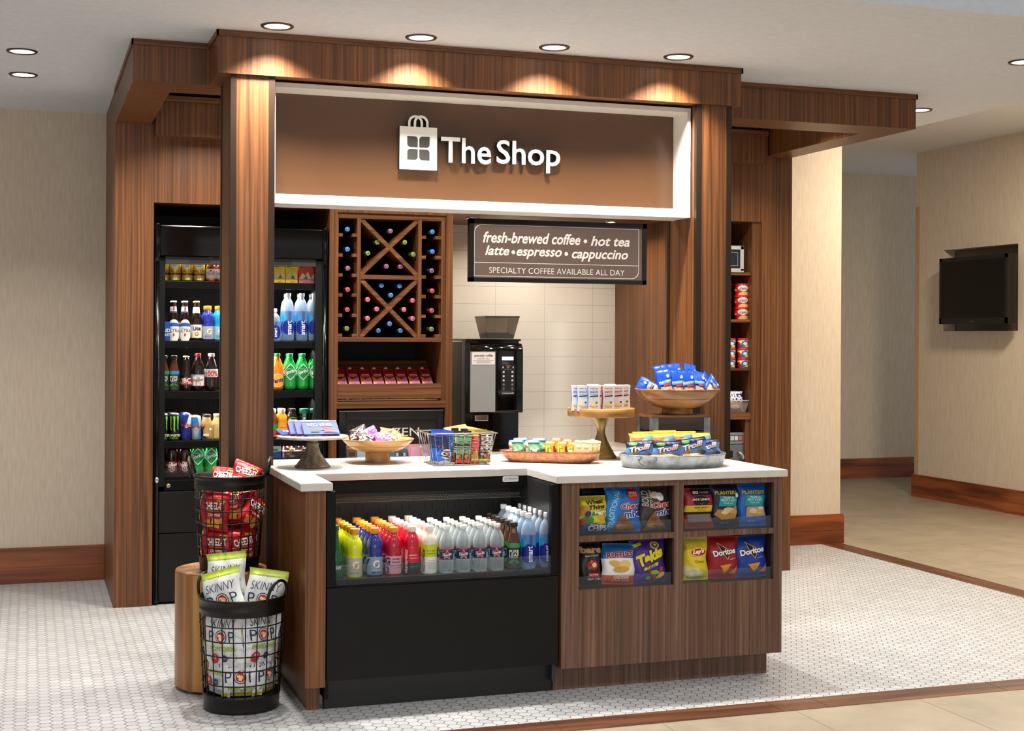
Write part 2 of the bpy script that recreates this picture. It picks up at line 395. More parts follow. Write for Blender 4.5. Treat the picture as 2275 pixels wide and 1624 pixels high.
skirting('baseboard_left', ((-8, -.592), 3.6, 3.577), CHERRY, 'x'); skirting('baseboard_back', ((3.776, 4.812), 3.6, 3.577), CHERRY, 'x')
skirting('baseboard_far', ((3, 10), 7.85, 7.825), CHERRY, 'x'); skirting('baseboard_right', ((-4, 6.18), 7.25, 7.22), CHERRY_Y, 'y')

# ------------------------------------------------------------------ recessed lamps in the ceiling
dl = thing('recessed_downlight', 'first of the four downlights along the sign beam, above the wood column', 'ceiling light', (.005, .667, CEIL), 'recessed ceiling downlights')
b = MB(); b.lathe([(.058, -.001), (.0585, -.006), (.072, -.007), (.075, -.002), (.075, 0)], mat('#4a3a2f', .4, .4), 32, (.005, .667, CEIL), close=False); b.build('trim_ring', dl)
b = MB(); b.lathe([(.0, -.003), (.058, -.003)], mat('#fff1dc', .4, emit=5.), 32, (.005, .667, CEIL), close=False); b.build('lens', dl)
for x, y, lab in ((.681, .675, 'second of the four downlights along the sign beam'), (1.345, .667, 'third of the four downlights along the sign beam'), (2.006, .665, 'last of the four downlights along the sign beam, at the right'),
                  (-1.09, 1.674, 'nearer of the two downlights on the far left of the ceiling'), (-1.086, 2.334, 'farther of the two downlights on the far left, towards the beige wall'),
                  (3.69, .175, 'downlight cut off by the right edge of the photo'), (4.1, 1.63, 'downlight just past the right corner of the wood canopy')):
    dup(dl, (x, y, CEIL), None, lab)
for x, y, p in ((.005, .667, 22), (.681, .675, 21), (1.345, .667, 21), (2.006, .665, 22), (-1.09, 1.674, 13), (-1.086, 2.334, 11), (3.69, .175, 13), (4.1, 1.63, 11)):
    area('downlight_lamp', (x, y, CEIL - .0085), .11, p, (1, .96, .9), 108)

# ------------------------------------------------------------------ timber canopy
cn = thing('timber_canopy', 'walnut fascia canopy running round the top of the shop bay under the ceiling', 'canopy', (1.1, .83, 2.759))
Hb = 2.759
b = MB(); b.box(-.237, 2.447, .833, 1.2, Hb, CEIL - .001, WALNUT); b.build('front_beam', cn)
b = MB(); b.box(-.591, -.237, 1.177, 1.457, Hb, CEIL - .001, WALNUT); b.box(-.2365, .1, 1.2005, 1.457, Hb, CEIL - .001, WALNUT); b.box(-.591, -.395, 1.457, 2.594, Hb, CEIL - .001, WALNUT); b.build('left_wing', cn)
b = MB(); b.box(2.447, 3.76, 1.185, 1.465, Hb, CEIL - .001, WALNUT); b.box(3.564, 3.76, 1.465, 2.594, Hb, CEIL - .001, WALNUT); b.build('right_wing', cn)
z0 = CEIL - .028
b = MB(); b.box(-.245, 2.455, .825, .834, z0, CEIL - .001, WALNUT_X); b.box(-.245, -.236, .825, 1.177, z0, CEIL - .001, WALNUT_Y); b.box(2.446, 2.455, .825, 1.185, z0, CEIL - .001, WALNUT_Y)
b.box(-.599, -.245, 1.169, 1.178, z0, CEIL - .001, WALNUT_X); b.box(-.599, -.59, 1.169, 2.59, z0, CEIL - .001, WALNUT_Y)
b.box(2.455, 3.768, 1.177, 1.186, z0, CEIL - .001, WALNUT_X); b.box(3.759, 3.768, 1.177, 2.6, z0, CEIL - .001, WALNUT_Y); b.build('crown_trim', cn)

# ------------------------------------------------------------------ columns
def column(x0, x1, lab):
    y0, y1 = .848, 1.199
    c = thing('column', lab, 'column', ((x0 + x1) / 2, (y0 + y1) / 2, 0), 'columns beside the sign')
    MB().box(x0 + .004, x1 - .004, y0 + .004, y1 - .004, 0, Hb, WALNUT).build('wood_panel', c)
    for sx in (0, 1):
        for sy in (0, 1):
            b = MB(); xa = x0 if sx == 0 else x1; ya = y0 if sy == 0 else y1; dx = .028 if sx == 0 else -.028; dy = .028 if sy == 0 else -.028
            b.prism([(xa, ya), (xa + dx, ya), (xa + dx, ya + dy * .18), (xa + dx * .18, ya + dy * .18), (xa + dx * .18, ya + dy), (xa, ya + dy)], 'z', 0, Hb - .001, BRONZE); b.build('corner_trim', c)
    return c
column(-.178, .027, 'left square walnut column with bronze corner strips, behind the red snack basket'); column(2.2, 2.402, 'right square walnut column with bronze corner strips, behind the galvanised tray')

# ------------------------------------------------------------------ big sign box
sg = thing('shop_sign', 'long brown sign in a deep white box frame between the two columns', 'sign', (1.11, 1.0, 2.178))
b = MB(); WF = mat('#efece6', .4); x0, x1 = .029, 2.198
b.box(x0, x1, .915, 1.13, 2.178, 2.222, WF); b.box(x0, x1, .915, 1.13, 2.725, 2.747, WF); b.box(x0, x0 + .012, .915, 1.13, 2.222, 2.725, WF); b.box(x1 - .018, x1, .915, 1.13, 2.222, 2.725, WF); b.build('frame', sg)
PB = mat('#4a301b', .3); MB().box(x0 + .012, x1 - .018, 1.085, 1.1, 2.222, 2.725, PB).build('panel', sg)
area('sign_ledge_fill', (1.11, .935, 2.2245), 2.1, 1.3, (1, .86, .66), 170, 'RECTANGLE', .012, (PI - .5, 0, 0))  # hidden strip light added for the glow above the white ledge
LW = mat('#f2f0ea', .4); LD = mat('#2b2824', .5)
def raise2d(b, shape, y0, y1, mf, ms):
    """letters standing off a board: front at y0, back at y1"""
    v, f = shape
    decal(b, shape, lambda u, w_, o: (u, y0, w_), mf, 0)
    cnt = {}
    for g in f:
        for i in range(len(g)):
            e = (g[i], g[(i + 1) % len(g)]); cnt[e] = cnt.get(e, 0) + 1
    for (i, j) in cnt:
        if (j, i) not in cnt: b.add([(v[i][0], y0, v[i][1]), (v[j][0], y0, v[j][1]), (v[j][0], y1, v[j][1]), (v[i][0], y1, v[i][1])], [(0, 3, 2, 1)], ms)
b = MB()
raise2d(b, label_text('The', 1.02, 2.487, wd=.263, ht=.128, bold=.012), 1.05, 1.085, LW, LD)
raise2d(b, label_text('Shop', 1.353, 2.472, wd=.344, ht=.158, bold=.012), 1.05, 1.085, LW, LD)
b.build('lettering', sg)
b = MB(); raise2d(b, rect(.772, 2.487, .192, .212), 1.05, 1.085, LW, LD)
def leaf(cx, cy, sx, sy, s=.054):
    """square with two opposite round corners"""
    r = s * .3; pts = [(-s / 2, -s / 2)]
    pts = []
    for (qx, qy, rr) in ((-1, -1, 1), (1, -1, 0), (1, 1, 1), (-1, 1, 0)):
        rnd = rr if sx * sy > 0 else 1 - rr
        if not rnd: pts.append((qx * s / 2, qy * s / 2))
        else:
            a0 = {(-1, -1): 180, (1, -1): 270, (1, 1): 0, (-1, 1): 90}[(qx, qy)]
            for k in range(6): a = math.radians(a0 + 18 * k); pts.append((qx * (s / 2 - r) + r * math.cos(a), qy * (s / 2 - r) + r * math.sin(a)))
    return [(cx + x, cy + y) for x, y in pts], [list(range(len(pts)))]
for sx in (-1, 1):
    for sz in (-1, 1): decal(b, leaf(.772 + sx * .0305, 2.487 + sz * .0315, -sx, sz), flat(1.05), mat('#34322d', .5), .0012)
for cx in (.757, .785):
    v, f = [], []
    for k in range(17):
        a = math.radians(180 - 180 * k / 16)
        for r in (.038, .026): v.append((cx + r * math.cos(a), 2.613 + r * math.sin(a)))
    for k in range(16): f.append([2 * k, 2 * k + 1, 2 * k + 3, 2 * k + 2])
    for s in (-1, 1):
        n = len(v); v += [(cx + s * .026, 2.59), (cx + s * .038, 2.59), (cx + s * .038, 2.613), (cx + s * .026, 2.613)]; f.append([n, n + 1, n + 2, n + 3] if s > 0 else [n + 1, n, n + 3, n + 2])
    raise2d(b, (v, f), 1.049 if cx > .77 else 1.052, 1.085, LW, LD)
b.build('bag_emblem', sg)

# ------------------------------------------------------------------ hanging menu sign
ms = thing('menu_sign', 'brown drinks menu board in a black frame hanging in the tiled coffee niche', 'sign', (2.14, 2.68, 1.897), None)
b = MB(); y = 2.665; X0, X1, Z0, Z1 = 1.537, 2.742, 1.897, 2.291
for q in ((X0, X1, Z0, Z0 + .026), (X0, X1, Z1 - .03, Z1), (X0, X0 + .03, Z0, Z1), (X1 - .027, X1, Z0, Z1)): b.box(q[0], q[1], y - .01, y + .03, q[2], q[3], mat('#0b0b0b', .35))
b.build('frame', ms)
b = MB(); b.box(X0 + .02, X1 - .02, y - .002, y + .022, Z0 + .02, Z1 - .02, mat('#685750', .3)); b.build('panel', ms)
b = MB(); T = mat('#f1ece6', .5)
def put(s, cx, cz, **k): decal(b, label_text(s, cx, cz, **k), flat(y - .002), T, .0012)
put('fresh-brewed coffee', 1.954, 2.177, wd=.655, ht=.07, shear=.28, bold=.022); put('\u2022', 2.316, 2.168, ht=.025); put('hot tea', 2.489, 2.172, wd=.272, ht=.064, shear=.28, bold=.022)
put('latte', 1.722, 2.095, wd=.16, ht=.06, shear=.28, bold=.022); put('\u2022', 1.828, 2.086, ht=.025); put('espresso', 2.002, 2.076, wd=.305, ht=.062, shear=.28, bold=.022); put('\u2022', 2.185, 2.084, ht=.025); put('cappuccino', 2.418, 2.077, wd=.39, ht=.078, shear=.28, bold=.022)
put('SPECIALTY COFFEE AVAILABLE ALL DAY', 2.129, 1.971, wd=.92, ht=.036, bold=-.008)
bd = []
R = .05
for (cx, cz, a0, rr) in ((2.69, 2.256, 0, 0), (1.57, 2.256, 90, 1), (1.57, 1.932, 180, 0), (2.69, 1.932, 270, 1)):
    if not rr: bd.append((cx, cz))
    else:
        sx = 1 if cx > 2 else -1; sz = 1 if cz > 2.1 else -1
        for k in range(7): a = math.radians(a0 + 15 * k); bd.append((cx - sx * R + R * math.cos(a), cz - sz * R + R * math.sin(a)))
n = len(bd)
inn = [(2.13 + (p[0] - 2.13) * .9945, 2.094 + (p[1] - 2.094) * .981) for p in bd]
decal(b, (bd + inn, [[i, (i + 1) % n, n + (i + 1) % n, n + i] for i in range(n)]), flat(y - .002), T, .0012)
decal(b, rect(2.13, 2.018, 1.12, .003), flat(y - .002), T, .0012)
b.build('lettering', ms)
for x in (1.6, 2.69):
    MB().tube([(x, y + .01, Z1 - .005), (x, y + .01, Z1 + .008), (x + .006, y + .01, Z1 + .014), (x, y + .01, Z1 + .0215)], .0022, CHROME, 6).build('hook', ms)

# ------------------------------------------------------------------ cooler cabinet (left)
cc = thing('cooler_cabinet', 'tall walnut surround with side panel and bulkhead round the black drinks cooler', 'cabinet', (0, 2.6, 0))
MB().box(-.591, -.376, 2.594, 3.598, 0, CEIL - .001, WALNUT).build('side_panel', cc)
MB().box(-.376, .645, 2.594, 3.598, 2.314, 2.9, WALNUT).build('bulkhead', cc)
b = MB(); b.box(-.376, .645, 2.50, 2.594, 2.69, 2.884, WALNUT); b.box(-.376, .645, 2.488, 2.594, 2.884, 2.915, WALNUT_X); b.build('valance', cc)
MB().box(-.376, .645, 3.5, 3.59, 0, 2.314, BLACK).build('back_panel', cc)

# ------------------------------------------------------------------ wine rack cabinet
wc = thing('wine_rack', 'walnut wall cabinet with crossed wine bins, bottle slots and a carton shelf', 'cabinet', (1.03, 2.6, 0))
F = 2.594; D = 3.44
b = MB(); b.box(.645, .692, F, D, 0, 2.957 - .001, WALNUT); b.build('side_panel', wc); b = MB(); b.box(1.37, 1.412, F, D, 0, 2.957 - .001, WALNUT); b.build('side_panel', wc)
MB().box(.692, 1.37, F, D, 2.295, CEIL - .001, WALNUT).build('bulkhead', wc)
MB().box(.692, 1.37, F + .012, D, 2.262, 2.294, WALNUT_X).build('top_rail', wc)
b = MB(); b.box(.692, .699, F + .004, D, 1.16, 2.262, WALNUT); b.build('inner_frame', wc); b = MB(); b.box(1.342, 1.37, F + .012, D, 1.16, 2.262, WALNUT); b.build('inner_frame', wc)
for xa, xb in ((.815, .837), (1.193, 1.216)): MB().box(xa, xb, F + .012, 3.15, 1.547, 2.262, WALNUT).build('divider', wc)
MB().box(.837, 1.193, F + .012, 3.15, 1.899, 1.924, WALNUT_X).build('middle_shelf', wc)
MB().box(.699, 1.342, F + .004, D, 1.521, 1.547, WALNUT_X).build('bottle_shelf', wc)
for za, zb in ((1.547, 1.899), (1.924, 2.262)):
    for s in (0, 1):
        xa, xb = (.837, 1.193) if s == 0 else (1.193, .837); t = .0125
        dx, dz = xb - xa, zb - za; L_ = math.hypot(dx, dz); nx, nz = -dz / L_ * t, dx / L_ * t
        g = s * .004
        b = MB(); b.prism([(xa + nx, za + nz), (xa - nx, za - nz), (xb - nx, zb - nz), (xb + nx, zb + nz)], 'y', F + .016 + g, 3.12, WALNUT_X); b.build('cross_board', wc)
for v in (521, 566, 610.5, 655, 699.8, 744.5):
    z = at(760, v, 'y', 2.606).z
    for xa, xb in ((.699, .727), (.787, .815)): MB().box(xa, xb, F + .016, 3.1, z - .011, z + .009, WALNUT_X).build('bottle_ledge', wc)
for v in (527, 571.5, 615, 658.5, 702.5, 746):
    z = at(960, v, 'y', 2.606).z
    for xa, xb in ((1.216, 1.245), (1.305, 1.342)): MB().box(xa, xb, F + .016, 3.1, z - .011, z + .009, WALNUT_X).build('bottle_ledge', wc)
MB().box(.699, 1.342, F + .008, F + .026, 1.178, 1.266, WALNUT_X).build('shelf_lip', wc)
MB().box(.692, 1.37, F, D, 1.119, 1.16, WALNUT_X).build('bottom_rail', wc)
b = MB(); b.box(.692, 1.37, 3.2, 3.22, 1.16, 2.262, mat('#0d0908', .7)); b.build('back_panel', wc)  # near-black board: shade deep in the bins is put into its colour

# ------------------------------------------------------------------ tiled niche
struct('wall_niche', MB().box(1.414, 2.862, 3.45, 3.598, 0, 2.9, SUBWAY))
ns = thing('niche_screen', 'walnut side panel closing the right of the white tiled coffee niche', 'screen', (2.88, 3.0, 0))
MB().box(2.864, 2.902, 2.594, 3.59, 0, CEIL - .001, WALNUT).build('side_panel', ns)
ns = thing('niche_soffit', 'walnut soffit over the white tiled coffee niche, holding two puck lights', 'soffit', (2.14, 3.0, 2.313)); MB().box(1.414, 2.862, 2.594, 3.448, 2.313, CEIL - .001, WALNUT_X).build('soffit', ns)
for x, yy, lab in ((1.609, 2.85, 'small glowing puck light in the niche soffit, above the left end of the menu board'), (2.552, 2.8, 'small glowing puck light in the niche soffit, above the right end of the menu board')):
    p = thing('puck_light', lab, 'ceiling light', (x, yy, 2.313), 'puck lights in the niche soffit')
    MB().lathe([(.026, -.001), (.028, -.008), (.037, -.008), (.038, 0)], CHROME, 20, (x, yy, 2.313), close=False).build('bezel', p)
    MB().lathe([(0, -.006), (.026, -.006)], mat('#ffe2b0', .4, emit=9.), 20, (x, yy, 2.313), close=False).build('lens', p)
    area('niche_lamp', (x, yy, 2.302), .06, 5, (1, .85, .64), 150)
area('niche_lamp', (2.1, 3.2, 2.302), .06, 3, (1, .85, .64), 150)  # third niche light, unseen and without a puck of its own
bc = MB(); bc.box(1.415, 2.862, 2.79, 3.45, .775, .818, QUARTZ); bc.build('back_worktop').location = (0, 0, 0)
tag(bpy.data.objects['back_worktop'], 'white stone worktop along the tiled niche, under the coffee machine', 'worktop')
bb = thing('base_cabinet', 'walnut base cabinet below the back worktop in the coffee niche', 'cabinet', (2.13, 3.1, 0))
MB().box(1.416, 2.862, 2.83, 3.44, .1, .775, WALNUT).build('body', bb); MB().box(1.43, 2.85, 2.9, 3.4, 0, .1, BLACK).build('toe_kick', bb)

# ------------------------------------------------------------------ snack shelf cabinet (right)
sc = thing('shelf_cabinet', 'tall walnut shelf cabinet behind the right column, holding tubs and a microwave', 'cabinet', (3.34, 3.0, 0))
MB().box(2.904, 3.05, 2.594, 3.598, 0, CEIL - .001, WALNUT).build('side_panel', sc); MB().box(3.55, 3.776, 2.594, 3.598, 0, CEIL - .001, WALNUT).build('side_panel', sc)
MB().box(3.05, 3.55, 2.594, 3.59, 2.325, 2.9, WALNUT).build('bulkhead', sc)
b = MB(); b.box(2.904, 3.538, 2.5, 2.594, 2.70, 2.884, WALNUT); b.box(2.904, 3.538, 2.488, 2.594, 2.884, 2.915, WALNUT_X); b.build('valance', sc)
b = MB(); b.box(3.485, 3.55, 2.61, 3.59, 0, 2.325, WALNUT); b.box(3.05, 3.07, 2.61, 3.59, 0, 2.325, WALNUT); b.box(3.45, 3.486, 2.625, 3.59, 0, 1.014, WALNUT); b.build('inner_frame', sc)
for za, zb in ((1.971, 1.991), (1.658, 1.677), (1.338, 1.352)): MB().box(3.07, 3.485, 2.625, 3.3, za, zb, WALNUT_X).build('shelf', sc)
MB().box(3.07, 3.485, 2.615, 3.3, 1.014, 1.059, WALNUT_X).build('shelf', sc); MB().box(3.07, 3.485, 2.615, 3.3, .7, .73, WALNUT_X).build('shelf', sc)
MB().box(3.07, 3.485, 3.3, 3.32, 0, 2.325, mat('#1a110c', .7)).build('back_panel', sc)

# ------------------------------------------------------------------ island
ie = thing('end_cabinet', 'narrow walnut cabinet closing the left end of the island', 'cabinet', (.065, .4, 0))
MB().box(.0232, .1075, .0143, .84, .109, .918, WALNUT).build('body', ie); MB().box(.0457, .1, .089, .84, 0, .109, WALNUT).build('toe_kick', ie)
ic = thing('island_cabinet', 'walnut island cabinet with four open snack cubbies in its front', 'cabinet', (1.69, .4, 0))
X0, X1, Y0, Y1 = 1.146, 2.2308, .0143, .84; ho = ((1.228, 1.684), (1.73, 2.187)); vz = ((.449, .658), (.684, .893))
b = MB(); Q = WALNUT_D
b.box(X0, X1, Y0, Y0 + .02, .109, .449, Q); b.box(X0, X1, Y0, Y0 + .02, .893, .918, Q); b.box(X0, 1.228, Y0, Y0 + .02, .449, .893, Q); b.box(1.684, 1.73, Y0, Y0 + .02, .449, .893, Q); b.box(2.187, X1, Y0, Y0 + .02, .449, .893, Q)
for xa, xb in ho: b.box(xa, xb, Y0, Y0 + .02, .658, .684, Q)
b.build('front_panel', ic)
b = MB(); b.box(X0, X0 + .02, Y0 + .02, Y1, .109, .918, Q); b.box(X1 - .02, X1, Y0 + .02, Y1, .109, .918, Q); b.box(X0 + .02, X1 - .02, Y1 - .02, Y1, .109, .918, Q); b.box(X0 + .02, X1 - .02, Y0 + .02, Y1 - .02, .109, .13, Q); b.build('carcass', ic)
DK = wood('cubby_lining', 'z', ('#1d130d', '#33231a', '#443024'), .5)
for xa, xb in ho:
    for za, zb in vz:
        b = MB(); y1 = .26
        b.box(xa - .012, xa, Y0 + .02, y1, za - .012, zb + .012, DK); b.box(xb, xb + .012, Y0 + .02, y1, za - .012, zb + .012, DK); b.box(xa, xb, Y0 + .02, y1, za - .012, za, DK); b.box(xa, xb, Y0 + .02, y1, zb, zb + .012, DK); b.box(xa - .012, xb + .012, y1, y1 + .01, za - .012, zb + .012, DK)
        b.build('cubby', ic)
        MB().box(xa + .001, xb - .008, Y0 + .012, Y0 + .015, za + .001, za + .055, CLEAR).build('clear_lip', ic)
MB().box(1.1362, 2.1956, .0893, .8, 0, .109, WALNUT_D).build('toe_kick', ic)
wt = MB(); pts = [(0, 0), (.1333, 0), (.1333, .3868), (1.1158, .3868), (1.1158, 0), (2.2529, 0), (2.2529, .846), (2.198, .846), (2.198, 1.15), (.03, 1.15), (.03, .846), (0, .846)]
bm = bmesh.new(); f = bm.faces.new([bm.verts.new((x, y, .918)) for x, y in pts]); r = bmesh.ops.extrude_face_region(bm, geom=[f]); bmesh.ops.translate(bm, vec=(0, 0, .032), verts=[e for e in r['geom'] if isinstance(e, bmesh.types.BMVert)])
bmesh.ops.recalc_face_normals(bm, faces=bm.faces[:]); bmesh.ops.bevel(bm, geom=bm.edges[:], offset=.0022, segments=2, affect='EDGES'); bm.verts.index_update()
wt.add([v.co[:] for v in bm.verts], [[v.index for v in f.verts] for f in bm.faces], QUARTZ); bm.free()
tag(wt.build('island_worktop'), 'white stone island worktop with a notch above the open chiller', 'worktop')

# ------------------------------------------------------------------ open chiller in the island
oc = thing('open_chiller', 'black open-front drinks chiller built into the island, with a glass lip', 'chiller', (.62, .4, 0))
GB = mat('#0c0b0b', .42, spec=.25)
MB().box(.1155, 1.132, .022, .05, .13, .514, GB).build('front_panel', oc); MB().box(.118, 1.13, .09, .12, 0, .13, mat('#0f0e0d', .45)).build('toe_kick', oc)
for xa, xb in ((.112, .15), (1.099, 1.132)):
    b = MB(); b.box(xa, xb, .018, .05, .518, .914, BLACK, .002); b.build('post', oc)
b = MB(); b.box(.112, .128, .05, .8, .05, .914, BLACK); b.build('side_wall', oc); b = MB(); b.box(1.116, 1.132, .05, .8, .05, .914, mat('#2a2a2c', .3)); b.build('side_wall', oc)  # right wall greyer: a reflection is put into its colour
b = MB(); b.box(.15, 1.099, .018, .05, .516, .527, BLACK, .002); b.box(.15, 1.099, .03, .06, .527, .545, BLACK); b.build('bottom_rail', oc)
MB().box(.128, 1.116, .05, .62, .5, .5355, mat('#151515', .4)).build('deck', oc)
b = MB(); b.box(.128, 1.116, .615, .64, .5, .914, mat('#25221f', .45))
for row, zc in enumerate((.8, .765, .73)):
    for k in range(9):
        xx = .2 + k * .11 + (.055 if row % 2 else 0)
        if xx < 1.06:
            for e in (0, .035): decal(b, rect(xx + e, zc, .005, .03), flat(.615), mat('#050505', .6), .0008)
b.build('back_wall', oc)
b = MB(); b.box(.128, 1.116, .388, .42, .872, .914, BLACK); b.box(.128, 1.116, .42, .615, .856, .9, BLACK); b.build('canopy', oc)
b = MB()
for k in range(66):
    for r_ in range(2):
        x = .235 + k * .0132 + (.0066 if r_ else 0); b.tube([(x + .0066 * math.cos(q * PI / 3), .455, .823 + r_ * .0075 + .0052 * math.sin(q * PI / 3)) for q in range(6)], .0008, mat('#8f8c84', .35, .5), 4, True)
b.box(.2, 1.11, .452, .458, .812, .8155, mat('#5a564e', .4, .4)); b.build('honeycomb_grille', oc)
MB().box(.152, 1.098, .024, .0275, .527, .604, CLEAR).build('glass_lip', oc)
b = MB(); p0 = at(1134, 1064, 'y', .387); b.prism(place2d(ell(0, 0, 1, 1, 28)[0], 0, 0, 1, 1), 'y', 0, 1, WHITE) if 0 else None
q = [(p0.x + sx * (.038 - .006) + .006 * math.cos(a), p0.z + sz * (.013 - .006) + .006 * math.sin(a)) for (sx, sz, a0) in ((1, 1, 0), (-1, 1, 90), (-1, -1, 180), (1, -1, 270)) for a in [math.radians(a0 + 30 * k) for k in range(4)]]
b.prism(q, 'y', .384, .388, mat('#e3e1de', .4)); decal(b, label_text('Structural', p0.x + .01, p0.z + .002, wd=.04), flat(.384), mat('#26292b', .5), .0008); decal(b, label_text('//', p0.x - .024, p0.z, ht=.012, shear=.4), flat(.384), mat('#26292b', .5), .0008)
o = b.build('maker_plate', oc); o['label'] = 'small white rounded maker plate'
MB().box(.129, .1325, .3, .42, .765, .775, mat('#ff7a1e', .4, emit=1.2)).build('temperature_display', oc)
area('chiller_led', (.62, .3, .85), .9, 2.2, (1, .93, .82), 150, 'RECTANGLE', .04)
# ================================================================== product builders
def foil(h, rough=.3): return mat(h, rough + .08, bump=.5, bscale=38., coat=.05, spec=.4)
def ink(h): return mat(h, .5, spec=.3)
def marks(mb, decals, fn, W, H, step, off0=.0016):
    off = off0
    for d in decals:
        k = d[0]; off += .00045
        if k == 't':
            _, s, x, y, wd, ht, col = d[:7]; rot, sh, bo = (list(d[7:]) + [0, 0, 0])[:3]
            shp = label_text(s, x * W, y * H, wd=wd and wd * W, ht=ht and ht * H, rot=rot, shear=sh, bold=bo)
        elif k == 'e': _, x, y, rx, ry, col = d[:6]; shp = ell(x * W, y * H, rx * W, ry * W, 18, d[6] if len(d) > 6 else 0)
        elif k == 'o': _, x, y, r, q, col = d; shp = ring(x * W, y * H, r * W, r * W, q)
        elif k == 'r': _, x, y, wd, ht, col = d[:6]; shp = rect(x * W, y * H, wd * W, ht * H, d[6] if len(d) > 6 else 0)
        elif k == 'p': _, pts, col = d; shp = ([(x * W, y * H) for x, y in pts], [list(range(len(pts)))])
        elif k == 's': _, x, y, r, q, n, col = d; shp = star(x * W, y * H, r * W, q, n)
        decal(mb, shp, fn, ink(col) if isinstance(col, str) else col, off, step)
def bag_mb(W, H, T, base, bands=(), decals=(), seed=0, crimp=.09, narrow=.05, rough=.3):
    rs = random.Random(seed); p = [rs.uniform(0, 6.28) for _ in range(6)]
    def sf(u, v):
        a = max(-1, min(1, 2 * u / W)); b = max(-1, min(1, 2 * v / H - 1)); bb = min(1, abs(b) / (1 - crimp))
        t = T / 2 * max(0, 1 - abs(a) ** 2.6) ** .5 * max(0, 1 - bb ** 3) ** .6
        t *= 1 + .13 * math.sin(3.1 * a + p[0]) * math.sin(2.2 * b + p[1]) + .07 * math.sin(7 * a + 5 * b + p[2])
        t += T * .035 * math.sin(16 * a + p[3] + 3 * b) * (bb ** 4) * (1 - abs(a))
        x = u * (1 - narrow * (1 - b * b)) + .004 * W / .14 * math.sin(5 * b + p[4])
        return x, max(t, 0) + .0007
    M = MB(); bm_ = foil(base, rough)
    bs = [(a, b, foil(c, rough)) for a, b, c in bands]
    def mf(i, j):
        for a, b, m in bs:
            if a <= j < b: return m
        return bm_
    def fr(i, j): x, t = sf((i - .5) * W, j * H); return (x, -t, j * H)
    def bk(i, j): x, t = sf((.5 - i) * W, j * H); return (x, t, j * H)
    M.grid(18, 26, fr, bm_, True, mf); M.grid(10, 20, bk, bm_, True, mf)
    def fn(u, v, o): x, t = sf(u, v); return (x, -t - o, v)
    if decals: marks(M, decals, fn, W, H, W / 13)
    return M
def flow_mb(W, H, T, base, ends=None, decals=(), seed=0):
    """flow-wrapped bar standing on end: slab with flat crimped ends"""
    return bag_mb(W, H, T, base, [(0, .06, ends), (.94, 1.01, ends)] if ends else (), decals, seed, .06, .0, .25)
def box_mb(W, H, D, base, decals=(), side=None, bev=.001):
    M = MB(); M.box(-W / 2, W / 2, 0, D, 0, H, mat(base, .5, spec=.3), bev)
    if side: M.box(-W / 2 - .0004, -W / 2 + .001, .0005, D - .0005, .001, H - .001, mat(side, .35)); M.box(W / 2 - .001, W / 2 + .0004, .0005, D - .0005, .001, H - .001, mat(side, .35))
    marks(M, decals, flat(0), W, H, None, .0004)
    return M
def pack(name, mb, label, cat, loc, rot=(0, 0, 0), group=None):
    """a pack that is one printed skin"""
    o = bpy.data.objects.new(name, mb.mesh(name)); COL.objects.link(o); o.location = loc; o.rotation_euler = [math.radians(r) for r in rot]
    return tag(o, label, cat, group)
def copy_of(o, loc, rot=None, label=None, group=None): return dup(o, loc, [math.radians(r) for r in rot] if rot is not None else None, label, group)

def liquid(h, rough=.12): return mat(h, rough, coat=.4, key=('liq', h))
def bottle(name, label, cat, prof, body, cap, lab=None, neck=None, pw=None, seg=20, group=None, capname='cap', ribs=0):
    """prof (r, z); cap (r, z0, z1, hex); lab (z0, z1, r, hex, bands, decals)"""
    r = thing(name, label, cat, (0, 0, 0), group)
    MB().lathe([p if len(p) > 2 else (p[0], p[1], body) for p in prof], body, seg, pw=pw).build('bottle_body', r)
    if cap:
        cr, z0, z1, ch = cap; cm = mat(ch, .4)
        MB().lathe([(cr * .96, z0), (cr, z0 + .001), (cr, z1 - .0025), (cr * .93, z1)], cm, 18).build(capname, r)
    if neck:
        M = MB(); M.lathe([(p[0], p[1]) for p in neck[0]], mat(neck[1], .4), seg, close=False)
        if len(neck) > 2: marks(M, neck[2], lambda u, v, o: ((neck[0][0][0] + o) * math.sin(u / neck[0][0][0]), -(neck[0][0][0] + o) * math.cos(u / neck[0][0][0]), v), 1, 1, .006, .0012)
        M.build('neck_label', r)
    if lab:
        z0, z1, lr, lh, bands, decs = lab; M = MB()
        zs = sorted({z0, z1} | {z0 + (z1 - z0) * q for b_ in bands for q in b_[:2]}); pr = []
        for a in zs:
            q = (a - z0) / (z1 - z0) + 1e-6; m = mat(lh, .35) if isinstance(lh, str) else lh
            for b0, b1, c in bands:
                if b0 <= q < b1: m = mat(c, .35)
            pr.append((lr, a, m))
        M.lathe(pr, None, seg, close=False, pw=pw)
        if pw:
            fn = lambda u, v, o: (u, -lr * 1.0 - o, z0 + v)
        else: fn = lambda u, v, o: ((lr + o) * math.sin(u / lr), -(lr + o) * math.cos(u / lr), z0 + v)
        marks(M, decs, fn, 2 * lr, z1 - z0, None if pw else lr * .35, .0005)
        M.build('label', r)
    return r
ORD = ['front', 'second', 'third', 'fourth', 'fifth', 'sixth', 'seventh']
GP = [(.029, 0), (.0335, .005), (.0335, .012), (.0325, .05), (.0335, .088), (.0312, .1), (.0338, .112), (.0342, .128), (.031, .15), (.022, .167), (.0172, .172), (.0172, .186)]
VP = [(.028, 0), (.033, .005), (.033, .118), (.031, .126), (.0335, .136), (.0325, .15), (.026, .168), (.0165, .18), (.0165, .19)]
